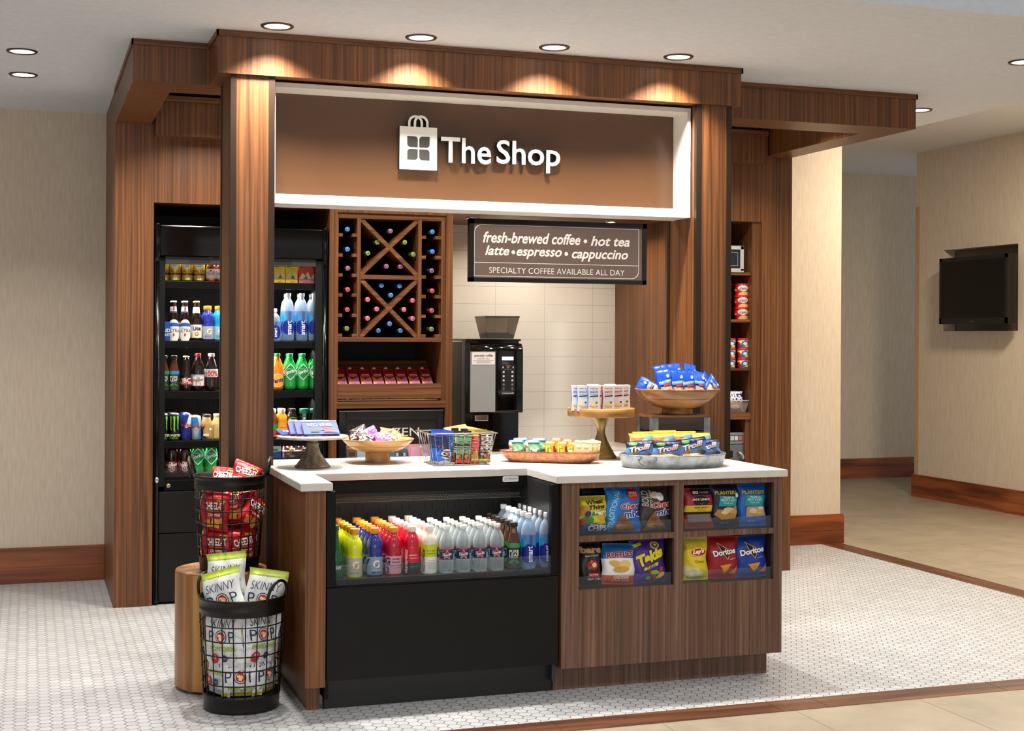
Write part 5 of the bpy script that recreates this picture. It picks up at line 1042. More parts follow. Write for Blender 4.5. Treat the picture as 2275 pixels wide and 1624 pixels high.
def pop_at(k, dr, dc, z, tilt, roll, yaw, lab):
    loc = (BX2[0] + .946 * dr - .325 * dc, BX2[1] - .325 * dr - .946 * dc, z)
    if pp[k] is None: pp[k] = pack('popcorn_bag', PG[k], lab, 'bag', loc, (tilt, roll, yaw), 'white popcorn bags in the floor basket'); return
    copy_of(pp[k], loc, (tilt, roll, yaw), lab)
pop(1, BX2, -2, .1, .068, -3, 'white popcorn bag with yellow foot, low at the front of the floor basket')
pop(0, BX2, -60, .103, .066, -3, 'white popcorn bag low at the left of the floor basket'); pop(1, BX2, 54, .106, .068, -3, 'white popcorn bag low at the right of the floor basket')
pop(2, BX2, -34, .114, .172, -2, 'white popcorn bag at the upper left of the floor basket', -2); pop(0, BX2, 34, .114, .178, -2, 'white popcorn bag at the upper right of the floor basket', 3)
pop(1, BX2, 150, .09, .1, 0, 'white popcorn bag low at the back of the floor basket'); pop(2, BX2, 88, .122, .18, 0, 'white popcorn bag high on the right side of the floor basket', 8)
pop(2, BX2, -98, .118, .17, 0, 'white popcorn bag on the left side of the floor basket', -6)
pop_at(2, -.06, -.045, .365, -8, -5, -12, 'white popcorn bag with lime top, at the back on top of the floor basket')
pop_at(0, -.03, .06, .315, -12, -15, -20, 'white popcorn bag leaning to the left on top of the floor basket')
pop_at(2, .078, .045, .31, -12, 8, -14, 'white popcorn bag on the right on top of the floor basket')
# cracker bags
def crk(seed): return bag_mb(.125, .165, .055, '#b90f1c', [(.93, 1.1, '#a80d18'), (0, .07, '#a80d18')], [('t', 'CHEEZ-IT', -.02, .66, .84, .2, '#2a0a0c', 3, 0, .05), ('t', 'CHEEZ-IT', -.02, .665, .82, .19, '#f4efe8', 3, 0, .03), ('r', .0, .535, .6, .012, '#e8a03a'), ('r', .26, .83, .3, .075, '#e8c83a', -6), ('t', '3 oz.', .26, .83, .24, None, '#1a1210', -6, 0, .03), ('t', 'Original', .02, .43, .5, None, '#f6e6de', 4, 0, .02), ('r', -.2, .2, .24, .2, '#d89a3a', 12), ('r', .12, .22, .3, .24, '#e2aa48', -10), ('e', .12, .22, .02, .02, '#a86a20'), ('r', .34, .3, .16, .14, '#d39436', 20), ('e', .36, .46, .05, .05, '#3a6ab0')], seed, rough=.26)
CB = [crk(21), crk(22)]; cp_ = [None, None]
def crack(k, ang, r, z, tilt, lab, roll=0, spin=None):
    loc, yaw = near(BX1, ang, r, z); yaw = yaw if spin is None else spin
    if cp_[k] is None: cp_[k] = pack('cracker_bag', CB[k], lab, 'bag', loc, (tilt, roll, yaw), 'red cracker bags in the stool basket'); return
    copy_of(cp_[k], loc, (tilt, roll, yaw), lab)
z = ZT + .02
crack(0, -32, .092, z, -3, 'red cracker bag low at the left front of the stool basket', 2); crack(1, 36, .094, z, -3, 'red cracker bag low at the right front of the stool basket', -3)
crack(1, -88, .095, z + .01, 0, 'red cracker bag low on the left side of the stool basket'); crack(0, 95, .09, z + .01, 0, 'red cracker bag low on the right side of the stool basket'); crack(0, 180, .08, z + .02, 0, 'red cracker bag low at the back of the stool basket')
crack(0, -36, .098, z + .158, -2, 'red cracker bag upright in the upper left of the stool basket', 3); crack(1, 2, .06, z + .19, 0, 'red cracker bag set deep between the upper two of the stool basket', -4); crack(1, 44, .088, z + .165, -2, 'red cracker bag lying slanted in the upper right of the stool basket', 38)
crack(0, -95, .1, z + .16, 0, 'red cracker bag high on the left side of the stool basket', -5); crack(1, 100, .098, z + .16, 0, 'red cracker bag high on the right side of the stool basket', 4); crack(1, 180, .085, z + .18, 0, 'red cracker bag high at the back of the stool basket')
crack(0, -70, .045, z + .29, -38, 'red cracker bag at the left on top of the stool basket', 6, -18); crack(1, 85, .03, z + .305, -30, 'red cracker bag tipped to the right, highest on the stool basket', 24, -8); crack(0, -42, .1, z + .325, -72, 'red cracker bag lying flat inside the rim of the stool basket, left', 4, -30); crack(1, 40, .09, z + .32, -70, 'red cracker bag lying flat inside the rim of the stool basket, right', -6, 22)

# ================================================================== on the island worktop
H = .95; ZT2 = H + .0006
# zinc cake stand with licorice boxes
cs = thing('cake_stand', 'aged zinc pedestal cake stand holding licorice boxes at the left of the worktop', 'cake stand', (.184, .705, ZT2), None); C1 = (.184, .705, ZT2)
MB().lathe([(0, 0), (.08, 0), (.083, .004), (.081, .008), (.076, .012), (.055, .04), (.036, .068), (.03, .09), (.026, .1), (.028, .104), (.03, .108), (.024, .114), (.022, .122), (.03, .133), (0, .133)], AGED, 36, C1, close=False).build('pedestal', cs)
MB().lathe([(0, .1335), (.155, .1335), (.163, .137), (.164, .143), (.16, .146), (0, .1455)], fibre('zinc_plate', '#8d8474', '#b8ae9c', .5, (30, 30, 30)), 48, C1, close=False).build('plate', cs)
lb_ = box_mb(.165, .088, .02, '#2f4f9e', [('p', [(-.5, 0), (.5, 0), (.5, .1), (-.5, .1)], '#24418c'), ('t', 'RED', -.21, .7, .3, .24, '#b3202e', 0, 0, .05), ('t', 'VINES', .15, .7, .38, .26, '#b3202e', 0, 0, .05), ('t', 'RED', -.21, .7, .29, .22, '#f0dcdc', 0, 0, .01), ('t', 'VINES', .15, .7, .37, .24, '#f0dcdc', 0, 0, .01), ('p', [(-.3, .15), (-.05, .15), (-.1, .38), (-.2, .44), (-.28, .36)], '#3f4a2a'), ('p', [(-.05, .3), (.45, .2), (.47, .3), (.1, .42)], '#c8434a'), ('p', [(.05, .14), (.46, .12), (.46, .18), (.1, .24)], '#d8686a'), ('r', .14, .42, .2, .1, '#b02a34'), ('r', 0, .97, .98, .03, '#d8dcec')], '#c22c30')
bb_ = MB(); 
marks(lb_, [('t', 'RED VINES', -.2, .5, .36, .5, '#f0e4e4', 0, 0, .02), ('r', .22, .5, .36, .6, '#8a1d28')], lambda u, v, o: (u, .0195 - v, -o - .0003), .165, .019, None, .0004)
lk = None
for k, (dx, dy, dz, lb) in enumerate(((.032, -.062, 0, 'front licorice box on the zinc stand, its blue face showing'), (.004, -.04, .0, 'second licorice box, leaning behind the front one on the zinc stand'), (-.022, -.018, .0, 'third licorice box, leaning on the zinc stand'), (-.055, .035, -.008, 'licorice box lying lowest at the back left of the zinc stand'))):
    loc = (C1[0] + dx, C1[1] + dy, C1[2] + .156 + dz); rot = (-52 if k < 3 else -78, 0, 3 if k < 3 else 10)
    if k == 0: lk = pack('licorice_box', lb_, lb, 'box', loc, rot, 'licorice boxes on the zinc stand')
    else: copy_of(lk, loc, rot, lb)
# footed wooden bowl with candy bags
def bowl(name, lab, c, rim, foot, hf, hr, m, seg=48):
    o = thing(name, lab, 'bowl', c, None)
    MB().lathe([(0, 0), (foot, 0), (foot * 1.02, .003), (foot * .97, hf), (foot * .9, hf + .004)], m, seg, c, close=False).build('foot', o)
    pr = []
    for k in range(13): q = k / 12; pr.append((foot * .85 + (rim - foot * .85) * q ** .62, hf + (hr - hf) * q ** 1.45))
    inner = [(max(0, r - .007), z + .006) for r, z in pr[::-1]]
    MB().lathe([(0, hf)] + pr + [(rim - .003, hr + .002)] + inner[1:] + [(0, hf + .008)], m, seg, c, close=False).build('bowl_body', o)
    M = MB(); q = .62; r_ = foot * .85 + (rim - foot * .85) * q ** .62 + .0004; z_ = hf + (hr - hf) * q ** 1.45; M.tube([(c[0] + r_ * math.cos(2 * PI * i / 48), c[1] + r_ * math.sin(2 * PI * i / 48), c[2] + z_) for i in range(48)], .0009, mat('#6a4a26', .6), 5, True); M.build('groove_line', o)
    return o
CBW = (.532, .877, ZT2); bowl('footed_bowl', 'footed pale wooden bowl of candy bags on the worktop, before the freezer', CBW, .174, .06, .05, .112, MANGO)
def candy(seed, h, blotch): return bag_mb(.085, .075, .026, h, (), [('e', rsx, rsy, .09, .05, c, rr) for rsx, rsy, c, rr in blotch], seed, .08, .02, .22)
rs = random.Random(4)
def blot(cols, n=9): return [(rs.uniform(-.36, .36), rs.uniform(.15, .85), rs.choice(cols), rs.uniform(0, 90)) for _ in range(n)]
cd_ = [candy(41, '#3a2119', blot(('#e8e0d4', '#f0ebe0', '#c9b8a8'), 14)), candy(42, '#c05ac0', blot(('#f0e6ec', '#b8d060', '#f4f0ea', '#e088d0'), 12)), candy(43, '#e08040', blot(('#f4ece0', '#f0c890', '#d85a30', '#fbf4ea'), 14))]
cdo = [None] * 3
def put_candy(k, dx, dy, dz, rot, lab):
    loc = (CBW[0] + dx, CBW[1] + dy, CBW[2] + dz)
    if cdo[k] is None: cdo[k] = pack('candy_bag', cd_[k], lab, 'bag', loc, rot, 'candy bags in the footed bowl')
    else: copy_of(cdo[k], loc, rot, lab)
put_candy(0, -.115, -.045, .098, (-52, 0, -25), 'brown candy bag nearest the left rim of the footed bowl'); put_candy(0, -.075, -.075, .09, (-50, 12, 5), 'brown candy bag at the front left of the footed bowl'); put_candy(0, -.065, .01, .105, (-30, -22, 12), 'brown candy bag standing behind the others at the left of the footed bowl')
put_candy(1, -.028, -.02, .098, (-24, -24, 4), 'purple candy bag standing tallest in the footed bowl'); put_candy(1, .012, -.07, .092, (-48, 8, -8), 'purple candy bag lying at the front centre of the footed bowl')
put_candy(2, .055, -.01, .1, (-38, 10, 8), 'orange candy bag standing right of the purple ones in the footed bowl'); put_candy(2, .09, -.06, .094, (-55, -6, 22), 'orange candy bag at the front right of the footed bowl'); put_candy(2, .12, -.01, .1, (-55, 14, 40), 'orange candy bag by the right rim of the footed bowl'); put_candy(0, 0, .08, .09, (-50, 0, 30), 'brown candy bag at the back of the footed bowl'); put_candy(2, .0, -.01, .068, (-75, 0, 60), 'orange candy bag lying deep in the middle of the footed bowl')
# wire basket of chocolate bars
wbk = thing('bar_basket', 'silver wire basket of chocolate bars standing upright on the worktop', 'basket', (.868, .688, ZT2)); bx0, bx1, by0, by1 = .735, 1.0, .588, .788; tx0, tx1, ty0, ty1 = .705, 1.03, .56, .818; hz = ZT2 + .152; WS = mat('#8f8d88', .3, .85)
M = MB(); M.tube([(tx0, ty0, hz), (tx1, ty0, hz), (tx1, ty1, hz), (tx0, ty1, hz)], .0034, WS, 8, True); M.build('rim', wbk)
M = MB(); M.tube([(bx0, by0, ZT2 + .004), (bx1, by0, ZT2 + .004), (bx1, by1, ZT2 + .004), (bx0, by1, ZT2 + .004)], .003, WS, 8, True); M.build('base_ring', wbk)
for k in range(9):
    q = (k + .5) / 9
    for (tb_, bb2) in ((((tx0 + (tx1 - tx0) * q), ty0, hz), ((bx0 + (bx1 - bx0) * q), by0, ZT2 + .004)), (((tx0 + (tx1 - tx0) * q), ty1, hz), ((bx0 + (bx1 - bx0) * q), by1, ZT2 + .004))): MB().tube([tb_, bb2], .0014, WS, 6).build('upright_wire', wbk)
for k in range(6):
    q = (k + .5) / 6
    for x_, xx in ((tx0, bx0), (tx1, bx1)): MB().tube([(x_, ty0 + (ty1 - ty0) * q, hz), (xx, by0 + (by1 - by0) * q, ZT2 + .004)], .0014, WS, 6).build('upright_wire', wbk)
    yq = by0 + (by1 - by0) * q; MB().tube([(bx0, yq, ZT2 + .004), (bx1, yq, ZT2 + .004)], .0014, WS, 6).build('base_wire', wbk)
for x_, s in ((tx0, -1), (tx1, 1)): ym = (ty0 + ty1) / 2; M = MB(); M.tube([(x_, ym - .045, hz + .004), (x_ + s * .006, ym - .045, hz - .05), (x_ + s * .004, ym - .04, hz - .07), (x_ + s * .004, ym + .04, hz - .07), (x_ + s * .006, ym + .045, hz - .05), (x_, ym + .045, hz + .004)], .0026, WS, 6); M.build('handle', wbk)
def bars(mb, items, name, group, cat='chocolate bar'):
    o0 = None
    for loc, rot, lab in items:
        if o0 is None: o0 = pack(name, mb, lab, cat, loc, rot, group)
        else: copy_of(o0, loc, rot, lab)
zb = ZT2 + .0065
mb = flow_mb(.068, .158, .024, '#1f5fc4', '#2a3aa0', [('e', .02, .3, .36, .36, '#efe9dc'), ('t', 'Almond', -.04, .66, .95, .42, '#2a1a14', -90, 0, .03), ('t', 'Joy', .06, .3, .55, .4, '#2a1a14', -90, 0, .03), ('e', -.3, .5, .07, .1, '#b06a30', 40), ('e', .33, .6, .07, .11, '#b8753a', -30), ('e', .3, .14, .07, .11, '#b8753a', 30), ('p', [(-.5, 0), (.5, 0), (.5, .06), (0, .13), (-.5, .06)], '#d9dcea')], 51)
bars(mb, [((.79, .615, zb), (-3, 4, 0), 'blue almond bar facing front at the left of the wire basket')] + [((.783 - .003 * k, .645 + .028 * k, zb), (-3, 3, -2), 'blue almond bar, %s behind the front one in the wire basket' % w_) for k, w_ in enumerate(('first', 'second', 'third'))], 'chocolate_bar', 'blue almond bars')
mb = flow_mb(.036, .155, .022, '#3f2416', '#1d1512', [('p', [(-.5, .02), (.5, .02), (.5, .1), (0, .16), (-.5, .1)], '#c23a2a'), ('e', -.1, .22, .3, .3, '#b3762e'), ('e', .1, .18, .22, .22, '#6a3a1c'), ('t', 'Milky Way', .1, .58, 2.6, .6, '#f0ece0', -90, .25, .06), ('t', 'Milky Way', .1, .58, 2.5, .52, '#2f7a3c', -90, .25, .02)], 52)
bars(mb, [((.856, .613, zb), (-2, 2, 0), 'dark brown nougat bar facing front, left of two in the wire basket'), ((.895, .613, zb), (-2, 3, 0), 'dark brown nougat bar facing front, right of two in the wire basket'), ((.845, .645, zb + .006), (-2, 2, 0), 'dark brown nougat bar behind the left nougat bar'), ((.89, .645, zb + .008), (-2, 2, 0), 'dark brown nougat bar behind the right nougat bar'), ((.86, .68, zb + .01), (-2, 0, 0), 'dark brown nougat bar in the third row of the wire basket')], 'chocolate_bar', 'brown nougat bars')
mb = flow_mb(.038, .15, .022, '#a5802a', '#b3892c', [('r', -.35, .6, .2, .6, '#7a1f1c'), ('t', 'TWIX', .06, .62, 2.5, .8, '#f4ece4', -90, 0, .07), ('t', 'TWIX', .06, .62, 2.4, .7, '#c8242a', -90, 0, .04), ('t', 'RIGHT', 0, .13, .9, None, '#f4e8d8', 0, 0, .03), ('r', 0, .04, 1, .05, '#b03028')], 53)
bars(mb, [((.934, .613, zb), (-2, 2, 0), 'gold and red biscuit bar facing front in the wire basket'), ((.93, .65, zb + .01), (-2, 2, 0), 'gold and red biscuit bar behind the front biscuit bar')], 'chocolate_bar', 'gold biscuit bars')
mb = flow_mb(.058, .15, .014, '#3a1713', '#8f7a2c', [('t', "HERSHEY'S", .18, .56, 1.7, .42, '#e4dcd2', -90, 0, .03), ('r', -.2, .62, .02, .5, '#8a5a50'), ('r', -.32, .7, .02, .4, '#8a5a50'), ('p', [(.5, .12), (-.1, .12), (.2, .36)], '#7a4a34'), ('e', 0, .22, .1, .12, '#a86a3a'), ('r', 0, .09, 1, .05, '#d8c452')], 54)
bars(mb, [((.983, .613, zb + .004), (-2, 1, 0), 'maroon milk chocolate bar facing front at the right of the wire basket'), ((.978, .64, zb + .008), (-2, 0, 0), 'maroon milk chocolate bar behind the front one')], 'chocolate_bar', 'maroon chocolate bars')
mb = bag_mb(.12, .11, .04, '#b0852a', (), [('e', .2, .5, .1, .1, '#d8b860'), ('t', '12', .2, .5, .08, None, '#5a4410')], 55, .08, .03, .2)
bars(mb, [((.91, .72, ZT2 + .085), (-35, -8, 10), 'crumpled gold foil bag highest at the back of the wire basket'), ((.965, .7, ZT2 + .07), (-30, 12, -6), 'crumpled gold foil bag at the back right of the wire basket')], 'foil_bag', 'gold foil bags', 'bag')

# copper tray with granola bars
A0 = at(1111.7, 1001, 'z', 1.0); B0 = at(1336, 1006, 'z', 1.0); c0 = ((A0.x + B0.x) / 2, (A0.y + B0.y) / 2, ZT2); L_ = math.hypot(B0.x - A0.x, B0.y - A0.y) / 2; th = math.atan2(B0.y - A0.y, B0.x - A0.x)
ct = thing('copper_tray', 'long hammered copper boat tray of snack bars on the worktop', 'tray', c0)
M = MB(); HT = .052; pr = []
for k in range(9): q = k / 8; pr.append((.74 + .26 * q ** .8, HT * q ** 1.5))
def ovals(pr): return [(r, z) for r, z in pr]
M.lathe([(0, 0)] + pr + [(.992, HT + .002)] + [(r - .02, z + .005) for r, z in pr[::-1][1:]] + [(0, .005)], COPPER, 64, (0, 0, 0), L_, .085, close=False, pw=3.2)
M.xf(Matrix.Translation(c0) @ Matrix.Rotation(th, 4, 'Z')); M.build('tray_body', ct)
M = MB(); M.lathe([(.985, HT), (1.005, HT), (1.005, HT + .003), (.985, HT + .003)], mat('#6f4632', .35, .7), 64, (0, 0, 0), L_, .085, close=False, pw=3.2); M.xf(Matrix.Translation(c0) @ Matrix.Rotation(th, 4, 'Z')); M.build('rim', ct)
ux, uy = math.cos(th), math.sin(th); yawd = math.degrees(th)
def on_tray(s, d, z): return (c0[0] + ux * s - uy * d, c0[1] + uy * s + ux * d, c0[2] + z)
def tray_items(mb, name, group, items, cat='snack bar'):
    o0 = None
    for s, d, z, rot, lab in items:
        loc = on_tray(s, d, z); r_ = (rot[0], rot[1], rot[2] + yawd * .55)
        if o0 is None: o0 = pack(name, mb, lab, cat, loc, r_, group)
        else: copy_of(o0, loc, r_, lab)
mb = flow_mb(.072, .088, .02, '#5f9a6c', '#3f6ac0', [('r', -.38, .46, .2, .8, '#d8c0b0'), ('t', 'CLIF', -.38, .46, .6, .18, '#c0503a', 90, 0, .03), ('e', .1, .5, .3, .22, '#86b88c'), ('p', [(-.2, .3), (.4, .5), (.4, .55), (-.2, .36)], '#d8e4d0'), ('r', .06, .88, .8, .08, '#5a8ad0')], 61)
tray_items(mb, 'snack_bar', 'green bars in the copper tray', [(-.165, -.015, .018, (-18, 0, 0), 'green energy bar front left in the copper tray'), (-.085, -.015, .018, (-18, 0, 0), 'green energy bar front, second from the left in the copper tray'), (-.15, .022, .026, (-18, 0, 0), 'green energy bar behind the left one, blue edge showing'), (-.06, .022, .026, (-18, 0, 0), 'green energy bar behind the second one, blue edge showing')])
mb = flow_mb(.052, .084, .02, '#c8862a', '#b03a20', [('p', [(-.5, .06), (-.1, .06), (0, .72), (-.4, .72)], '#d8d040'), ('t', 'crunchy', -.24, .4, .8, .16, '#3a6a2a', 80, 0, .02), ('p', [(.2, .06), (.5, .06), (.5, .7), (.3, .7)], '#8a2a24'), ('e', .05, .35, .16, .3, '#e8b050')], 62)
tray_items(mb, 'snack_bar', 'yellow granola bars in the copper tray', [(.003, -.018, .018, (-16, 0, 0), 'yellow granola bar at the front, middle left of the copper tray'), (.06, -.018, .018, (-16, 0, 0), 'yellow granola bar at the front, middle right of the copper tray'), (.025, .022, .032, (-16, 0, 0), 'yellow granola bar raised behind the front granola bars'), (.08, .02, .026, (-16, 0, 0), 'yellow granola bar behind, next to the cracker packs'), (.112, -.02, .016, (-16, 0, 0), 'yellow granola bar half hidden by the cracker packs')])
mb = box_mb(.05, .096, .02, '#e2cf9e', [('r', 0, .94, 1, .1, '#efe6d0'), ('p', [(-.5, .5), (.5, .4), (.5, .2), (-.5, .3)], '#e8b878'), ('r', .36, .4, .2, .2, '#e08a30'), ('e', -.1, .7, .24, .1, '#f4ecd8'), ('e', -.12, .2, .2, .1, '#f0d8a0')], '#e6c060')
tray_items(mb, 'cracker_pack', 'cream cracker packs in the copper tray', [(.14, -.03, .014, (-14, 8, 0), 'cream cracker pack, first from the left in the copper tray'), (.175, -.03, .014, (-14, 8, 0), 'cream cracker pack, second from the left in the copper tray'), (.195, -.005, .014, (-14, 12, 12), 'cream cracker pack, third, leaning right in the copper tray'), (.21, .02, .016, (-14, 14, 20), 'cream cracker pack last at the right end of the copper tray')], 'cracker pack')
mb = flow_mb(.026, .15, .014, '#dfe3e6', '#1f5a6a', [('r', 0, .5, .6, .3, '#3f7aa0'), ('e', 0, .74, .3, .3, '#e09a30')], 63)
tray_items(mb, 'snack_bar', 'slim white bars in the copper tray', [(-.085, -.064, .047, (-62, 90, 0), 'slim white and teal bar lying along the front left of the copper tray'), (.09, -.064, .047, (-62, 90, 0), 'slim white and teal bar lying along the front right of the copper tray')])

# brass and acacia cake stand with snack kits
C2 = (1.655, .8, ZT2); cs = thing('cake_stand', 'brass trumpet-foot cake stand with round acacia tray of snack kits', 'cake stand', C2)
MB().lathe([(0, 0), (.078, 0), (.08, .006), (.07, .02), (.064, .03), (.05, .055), (.03, .095), (.02, .125), (.0215, .15), (.034, .18), (.052, .2), (.06, .203), (.06, .208), (0, .208)], GOLD, 40, C2, close=False).build('pedestal', cs)
MB().lathe([(0, .208), (.158, .208), (.166, .212), (.168, .217), (.168, .248), (.165, .252), (.158, .252), (.156, .24), (0, .24)], OAKY, 56, C2, close=False).build('tray_top', cs)
def kit(side, txt):
    M = MB(); W, Hh, D = .062, .125, .034; n = 8; pin = lambda q: W / 2 * (1 - .13 * (1 - abs(2 * q - 1.0)))
    wh, sd = mat('#e9e7e6', .4), mat(side, .4); vs = []
    for k in range(n + 1):
        q = k / n; p_ = pin(q); vs += [(-p_, 0, q * Hh), (p_, 0, q * Hh), (W / 2, D / 2, q * Hh), (p_, D, q * Hh), (-p_, D, q * Hh), (-W / 2, D / 2, q * Hh)]
    for k in range(n):
        a = 6 * k
        for i, m in enumerate((wh, sd, sd, wh, sd, sd)): M.add([vs[a + i], vs[a + (i + 1) % 6], vs[a + 6 + (i + 1) % 6], vs[a + 6 + i]], [(0, 1, 2, 3)], m)
    M.add(vs[-6:], [(0, 1, 2, 3, 4, 5)], wh); M.add(vs[:6], [(5, 4, 3, 2, 1, 0)], wh)
    marks(M, [('t', 'BUMBLE BEE', 0, .885, .62, .045, '#9a3a44', 0, 0, .02), ('t', 'SNACK', 0, .76, .66, .085, side, 5, 0, .04), ('t', 'ON THE RUN!', 0, .665, .6, .04, side, 5, 0, .01), ('r', 0, .59, .66, .05, '#22263a', 5), ('t', 'kit with crackers', 0, .53, .36, None, '#5a5a60', 5), ('e', -.02, .2, .32, .13, '#dcb27c'), ('e', -.02, .25, .28, .13, '#ecdcb4'), ('e', -.06, .3, .18, .1, '#f2e8c8'), ('e', .18, .34, .09, .08, '#2f5a34')], flat(0), W, Hh, None, .0004)
    return M
zk = ZT2 + .2406
for side, nm, its in (('#2f6fc4', 'blue', ((1320, .685, 0, 'front and facing out'), (1296, .715, -6, 'left of the front blue one'), (1283, .75, -10, 'at the far left edge'), (1318, .86, 0, 'at the back left'))), ('#b92a3c', 'red', ((1352, .685, 3, 'front and facing out'), (1374, .72, 8, 'right of the front red one'), (1388, .765, 12, 'at the far right edge'), (1336, .74, 0, 'hidden between the two front kits'), (1356, .86, 0, 'at the back right')))):
    mb = kit(side, ''); o0 = None
    for u, y, yw, wd in its:
        loc = (at(u, 880, 'y', y).x, y, zk); lb = '%s-sided white snack kit on the brass stand, %s' % (nm, wd)
        if o0 is None: o0 = pack('snack_kit', mb, lb, 'box', loc, (0, 0, yw - 12), nm + ' snack kits on the brass stand')
        else: copy_of(o0, loc, (0, 0, yw - 12), lb)

# crate riser with peanut bowl
cx0, cx1, cy0, cy1 = 1.868, 2.186, .655, .835; zc = 1.168
cr = thing('crate_riser', 'dark wooden crate with galvanised corner straps lifting the peanut bowl', 'crate', (2.027, .745, ZT2))
for k in range(3):
    z0_ = ZT2 + .004 + k * .07
    MB().box(cx0 + .004, cx1 - .004, cy0 + .002, cy0 + .016, z0_, z0_ + .062, RUSTIC, .001).build('front_slat', cr); MB().box(cx0 + .004, cx1 - .004, cy1 - .016, cy1 - .002, z0_, z0_ + .062, RUSTIC, .001).build('back_slat', cr)
    for xx in (cx0 + .002, cx1 - .016): MB().box(xx, xx + .014, cy0 + .016, cy1 - .016, z0_, z0_ + .062, RUSTIC, .001).build('end_slat', cr)
MB().box(cx0, cx1, cy0, cy1, zc - .012, zc, wood('crate_top', 'x', ('#4a2c19', '#7a4c2c', '#9a6a40'), .5, 26, 2.), .001).build('top_board', cr)
for xx, s in ((cx0, 1), (cx1, -1)):
    for yy, t_ in ((cy0, 1), (cy1, -1)):
        M = MB(); a, b_ = sorted((xx - s * .001, xx + s * .034)); c_, d_ = sorted((yy - t_ * .001, yy + t_ * .002)); M.box(a, b_, c_, d_, ZT2 + .0005, zc - .013, GALV); a, b_ = sorted((xx - s * .001, xx + s * .002)); c_, d_ = sorted((yy, yy + t_ * .03)); M.box(a, b_, c_, d_, ZT2 + .0005, zc - .013, GALV)
        for zz in (ZT2 + .03, ZT2 + .1, ZT2 + .17): M.lathe([(0, 0), (.004, 0), (.003, .003), (0, .003)], STEEL, 8, (0, 0, 0)) if 0 else None
        M.build('corner_strap', cr)
CB2 = (2.045, .742, zc + .0006); bowl('footed_bowl', 'footed brown wooden bowl of blue peanut packs on top of the crate', CB2, .215, .079, .032, .128, wood('mango_dark', 'x', ('#6a4526', '#9a6c3e', '#b98a56'), .33, 20, 3.))
pn = bag_mb(.078, .145, .034, '#1f4fc4', [(.0, .07, '#1a3fae'), (.9, 1.1, '#1d46b8')], [('p', [(-.4, .08), (.4, .08), (.36, .36), (-.36, .36)], '#d9b48c'), ('e', -.1, .22, .14, .1, '#ecd2ae'), ('e', .14, .18, .14, .09, '#e6c69c'), ('e', .1, .3, .12, .07, '#f0dcc0'), ('r', 0, .52, .84, .13, '#3a8fd8', 8), ('t', 'PLANTERS', 0, .53, .8, .075, '#e8d84a', 8, 0, .03), ('r', .1, .42, .5, .06, '#c03a30', 8), ('e', 0, .93, .05, .03, '#10246a'), ('e', .2, .72, .1, .12, '#9ac0f0')], 71, .08, .03, .2)
o0 = None
for dx, dy, dz, rot, lb in ((-.088, -.075, .088, (-14, -8, -10), 'blue peanut pack standing front left in the crate bowl'), (-.032, -.072, .084, (-12, 2, -4), 'blue peanut pack standing second from the left in the crate bowl'), (.028, -.078, .082, (-12, 0, 0), 'blue peanut pack with pale window, front centre of the crate bowl'), (.09, -.062, .085, (-22, 14, 8), 'blue peanut pack leaning right, next to the centre one in the crate bowl'), (.12, -.1, .1, (-30, 52, 10), 'blue peanut pack tipped over the front right of the crate bowl'), (.14, .0, .1, (-24, 46, 16), 'blue peanut pack tipped behind the right rim of the crate bowl'),
                            (.02, .03, .115, (-16, -4, 4), 'blue peanut pack standing tall at the back of the crate bowl'), (.085, .03, .112, (-14, 10, 10), 'blue peanut pack at the back right of the crate bowl'), (-.05, .02, .108, (-14, -10, 0), 'blue peanut pack at the back left of the crate bowl'), (-.1, -.04, .098, (-30, -62, -14), 'blue peanut pack lying out over the left rim of the crate bowl'), (0, 0, .06, (-70, 0, 40), 'blue peanut pack lying deep in the crate bowl')):
    loc = (CB2[0] + dx, CB2[1] + dy, CB2[2] + dz)
    if o0 is None: o0 = pack('peanut_pack', pn, lb, 'bag', loc, rot, 'blue peanut packs in the crate bowl')
    else: copy_of(o0, loc, rot, lb)

# galvanised tray of gummies
CG = (1.82, .318, ZT2); gt = thing('galvanised_tray', 'oval galvanised tub tray of gummy bags at the front of the worktop', 'tray', CG); ga, gb = .262, .175
M = MB(); M.lathe([(0, 0), (.94, 0), (.955, .004), (1, .052), (1.012, .056), (1.012, .06), (.995, .062), (.985, .056), (.94, .006), (0, .005)], GALV, 64, CG, ga, gb, close=False); M.build('tray_body', gt)
for a_ in (-2.35, -2.35 + PI):
    M = MB(); px, py = CG[0] + ga * math.cos(a_), CG[1] + gb * math.sin(a_); tx, ty = -math.sin(a_), math.cos(a_) * .7; nx, ny = math.cos(a_), math.sin(a_)
    M.tube([(px + tx * .045 * math.cos(q * PI / 10) + nx * .012, py + ty * .045 * math.cos(q * PI / 10) + ny * .012, CG[2] + .042 - .028 * math.sin(q * PI / 10)) for q in range(11)], .0024, mat('#5a564f', .4, .6), 6)
    for s in (-1, 1): M.lathe([(0, -.006), (.006, -.004), (.007, .004), (0, .006)], mat('#6a665f', .4, .7), 8, (px + s * tx * .045 + nx * .008, py + s * ty * .045 + ny * .008, CG[2] + .043))
    M.build('wire_handle', gt)
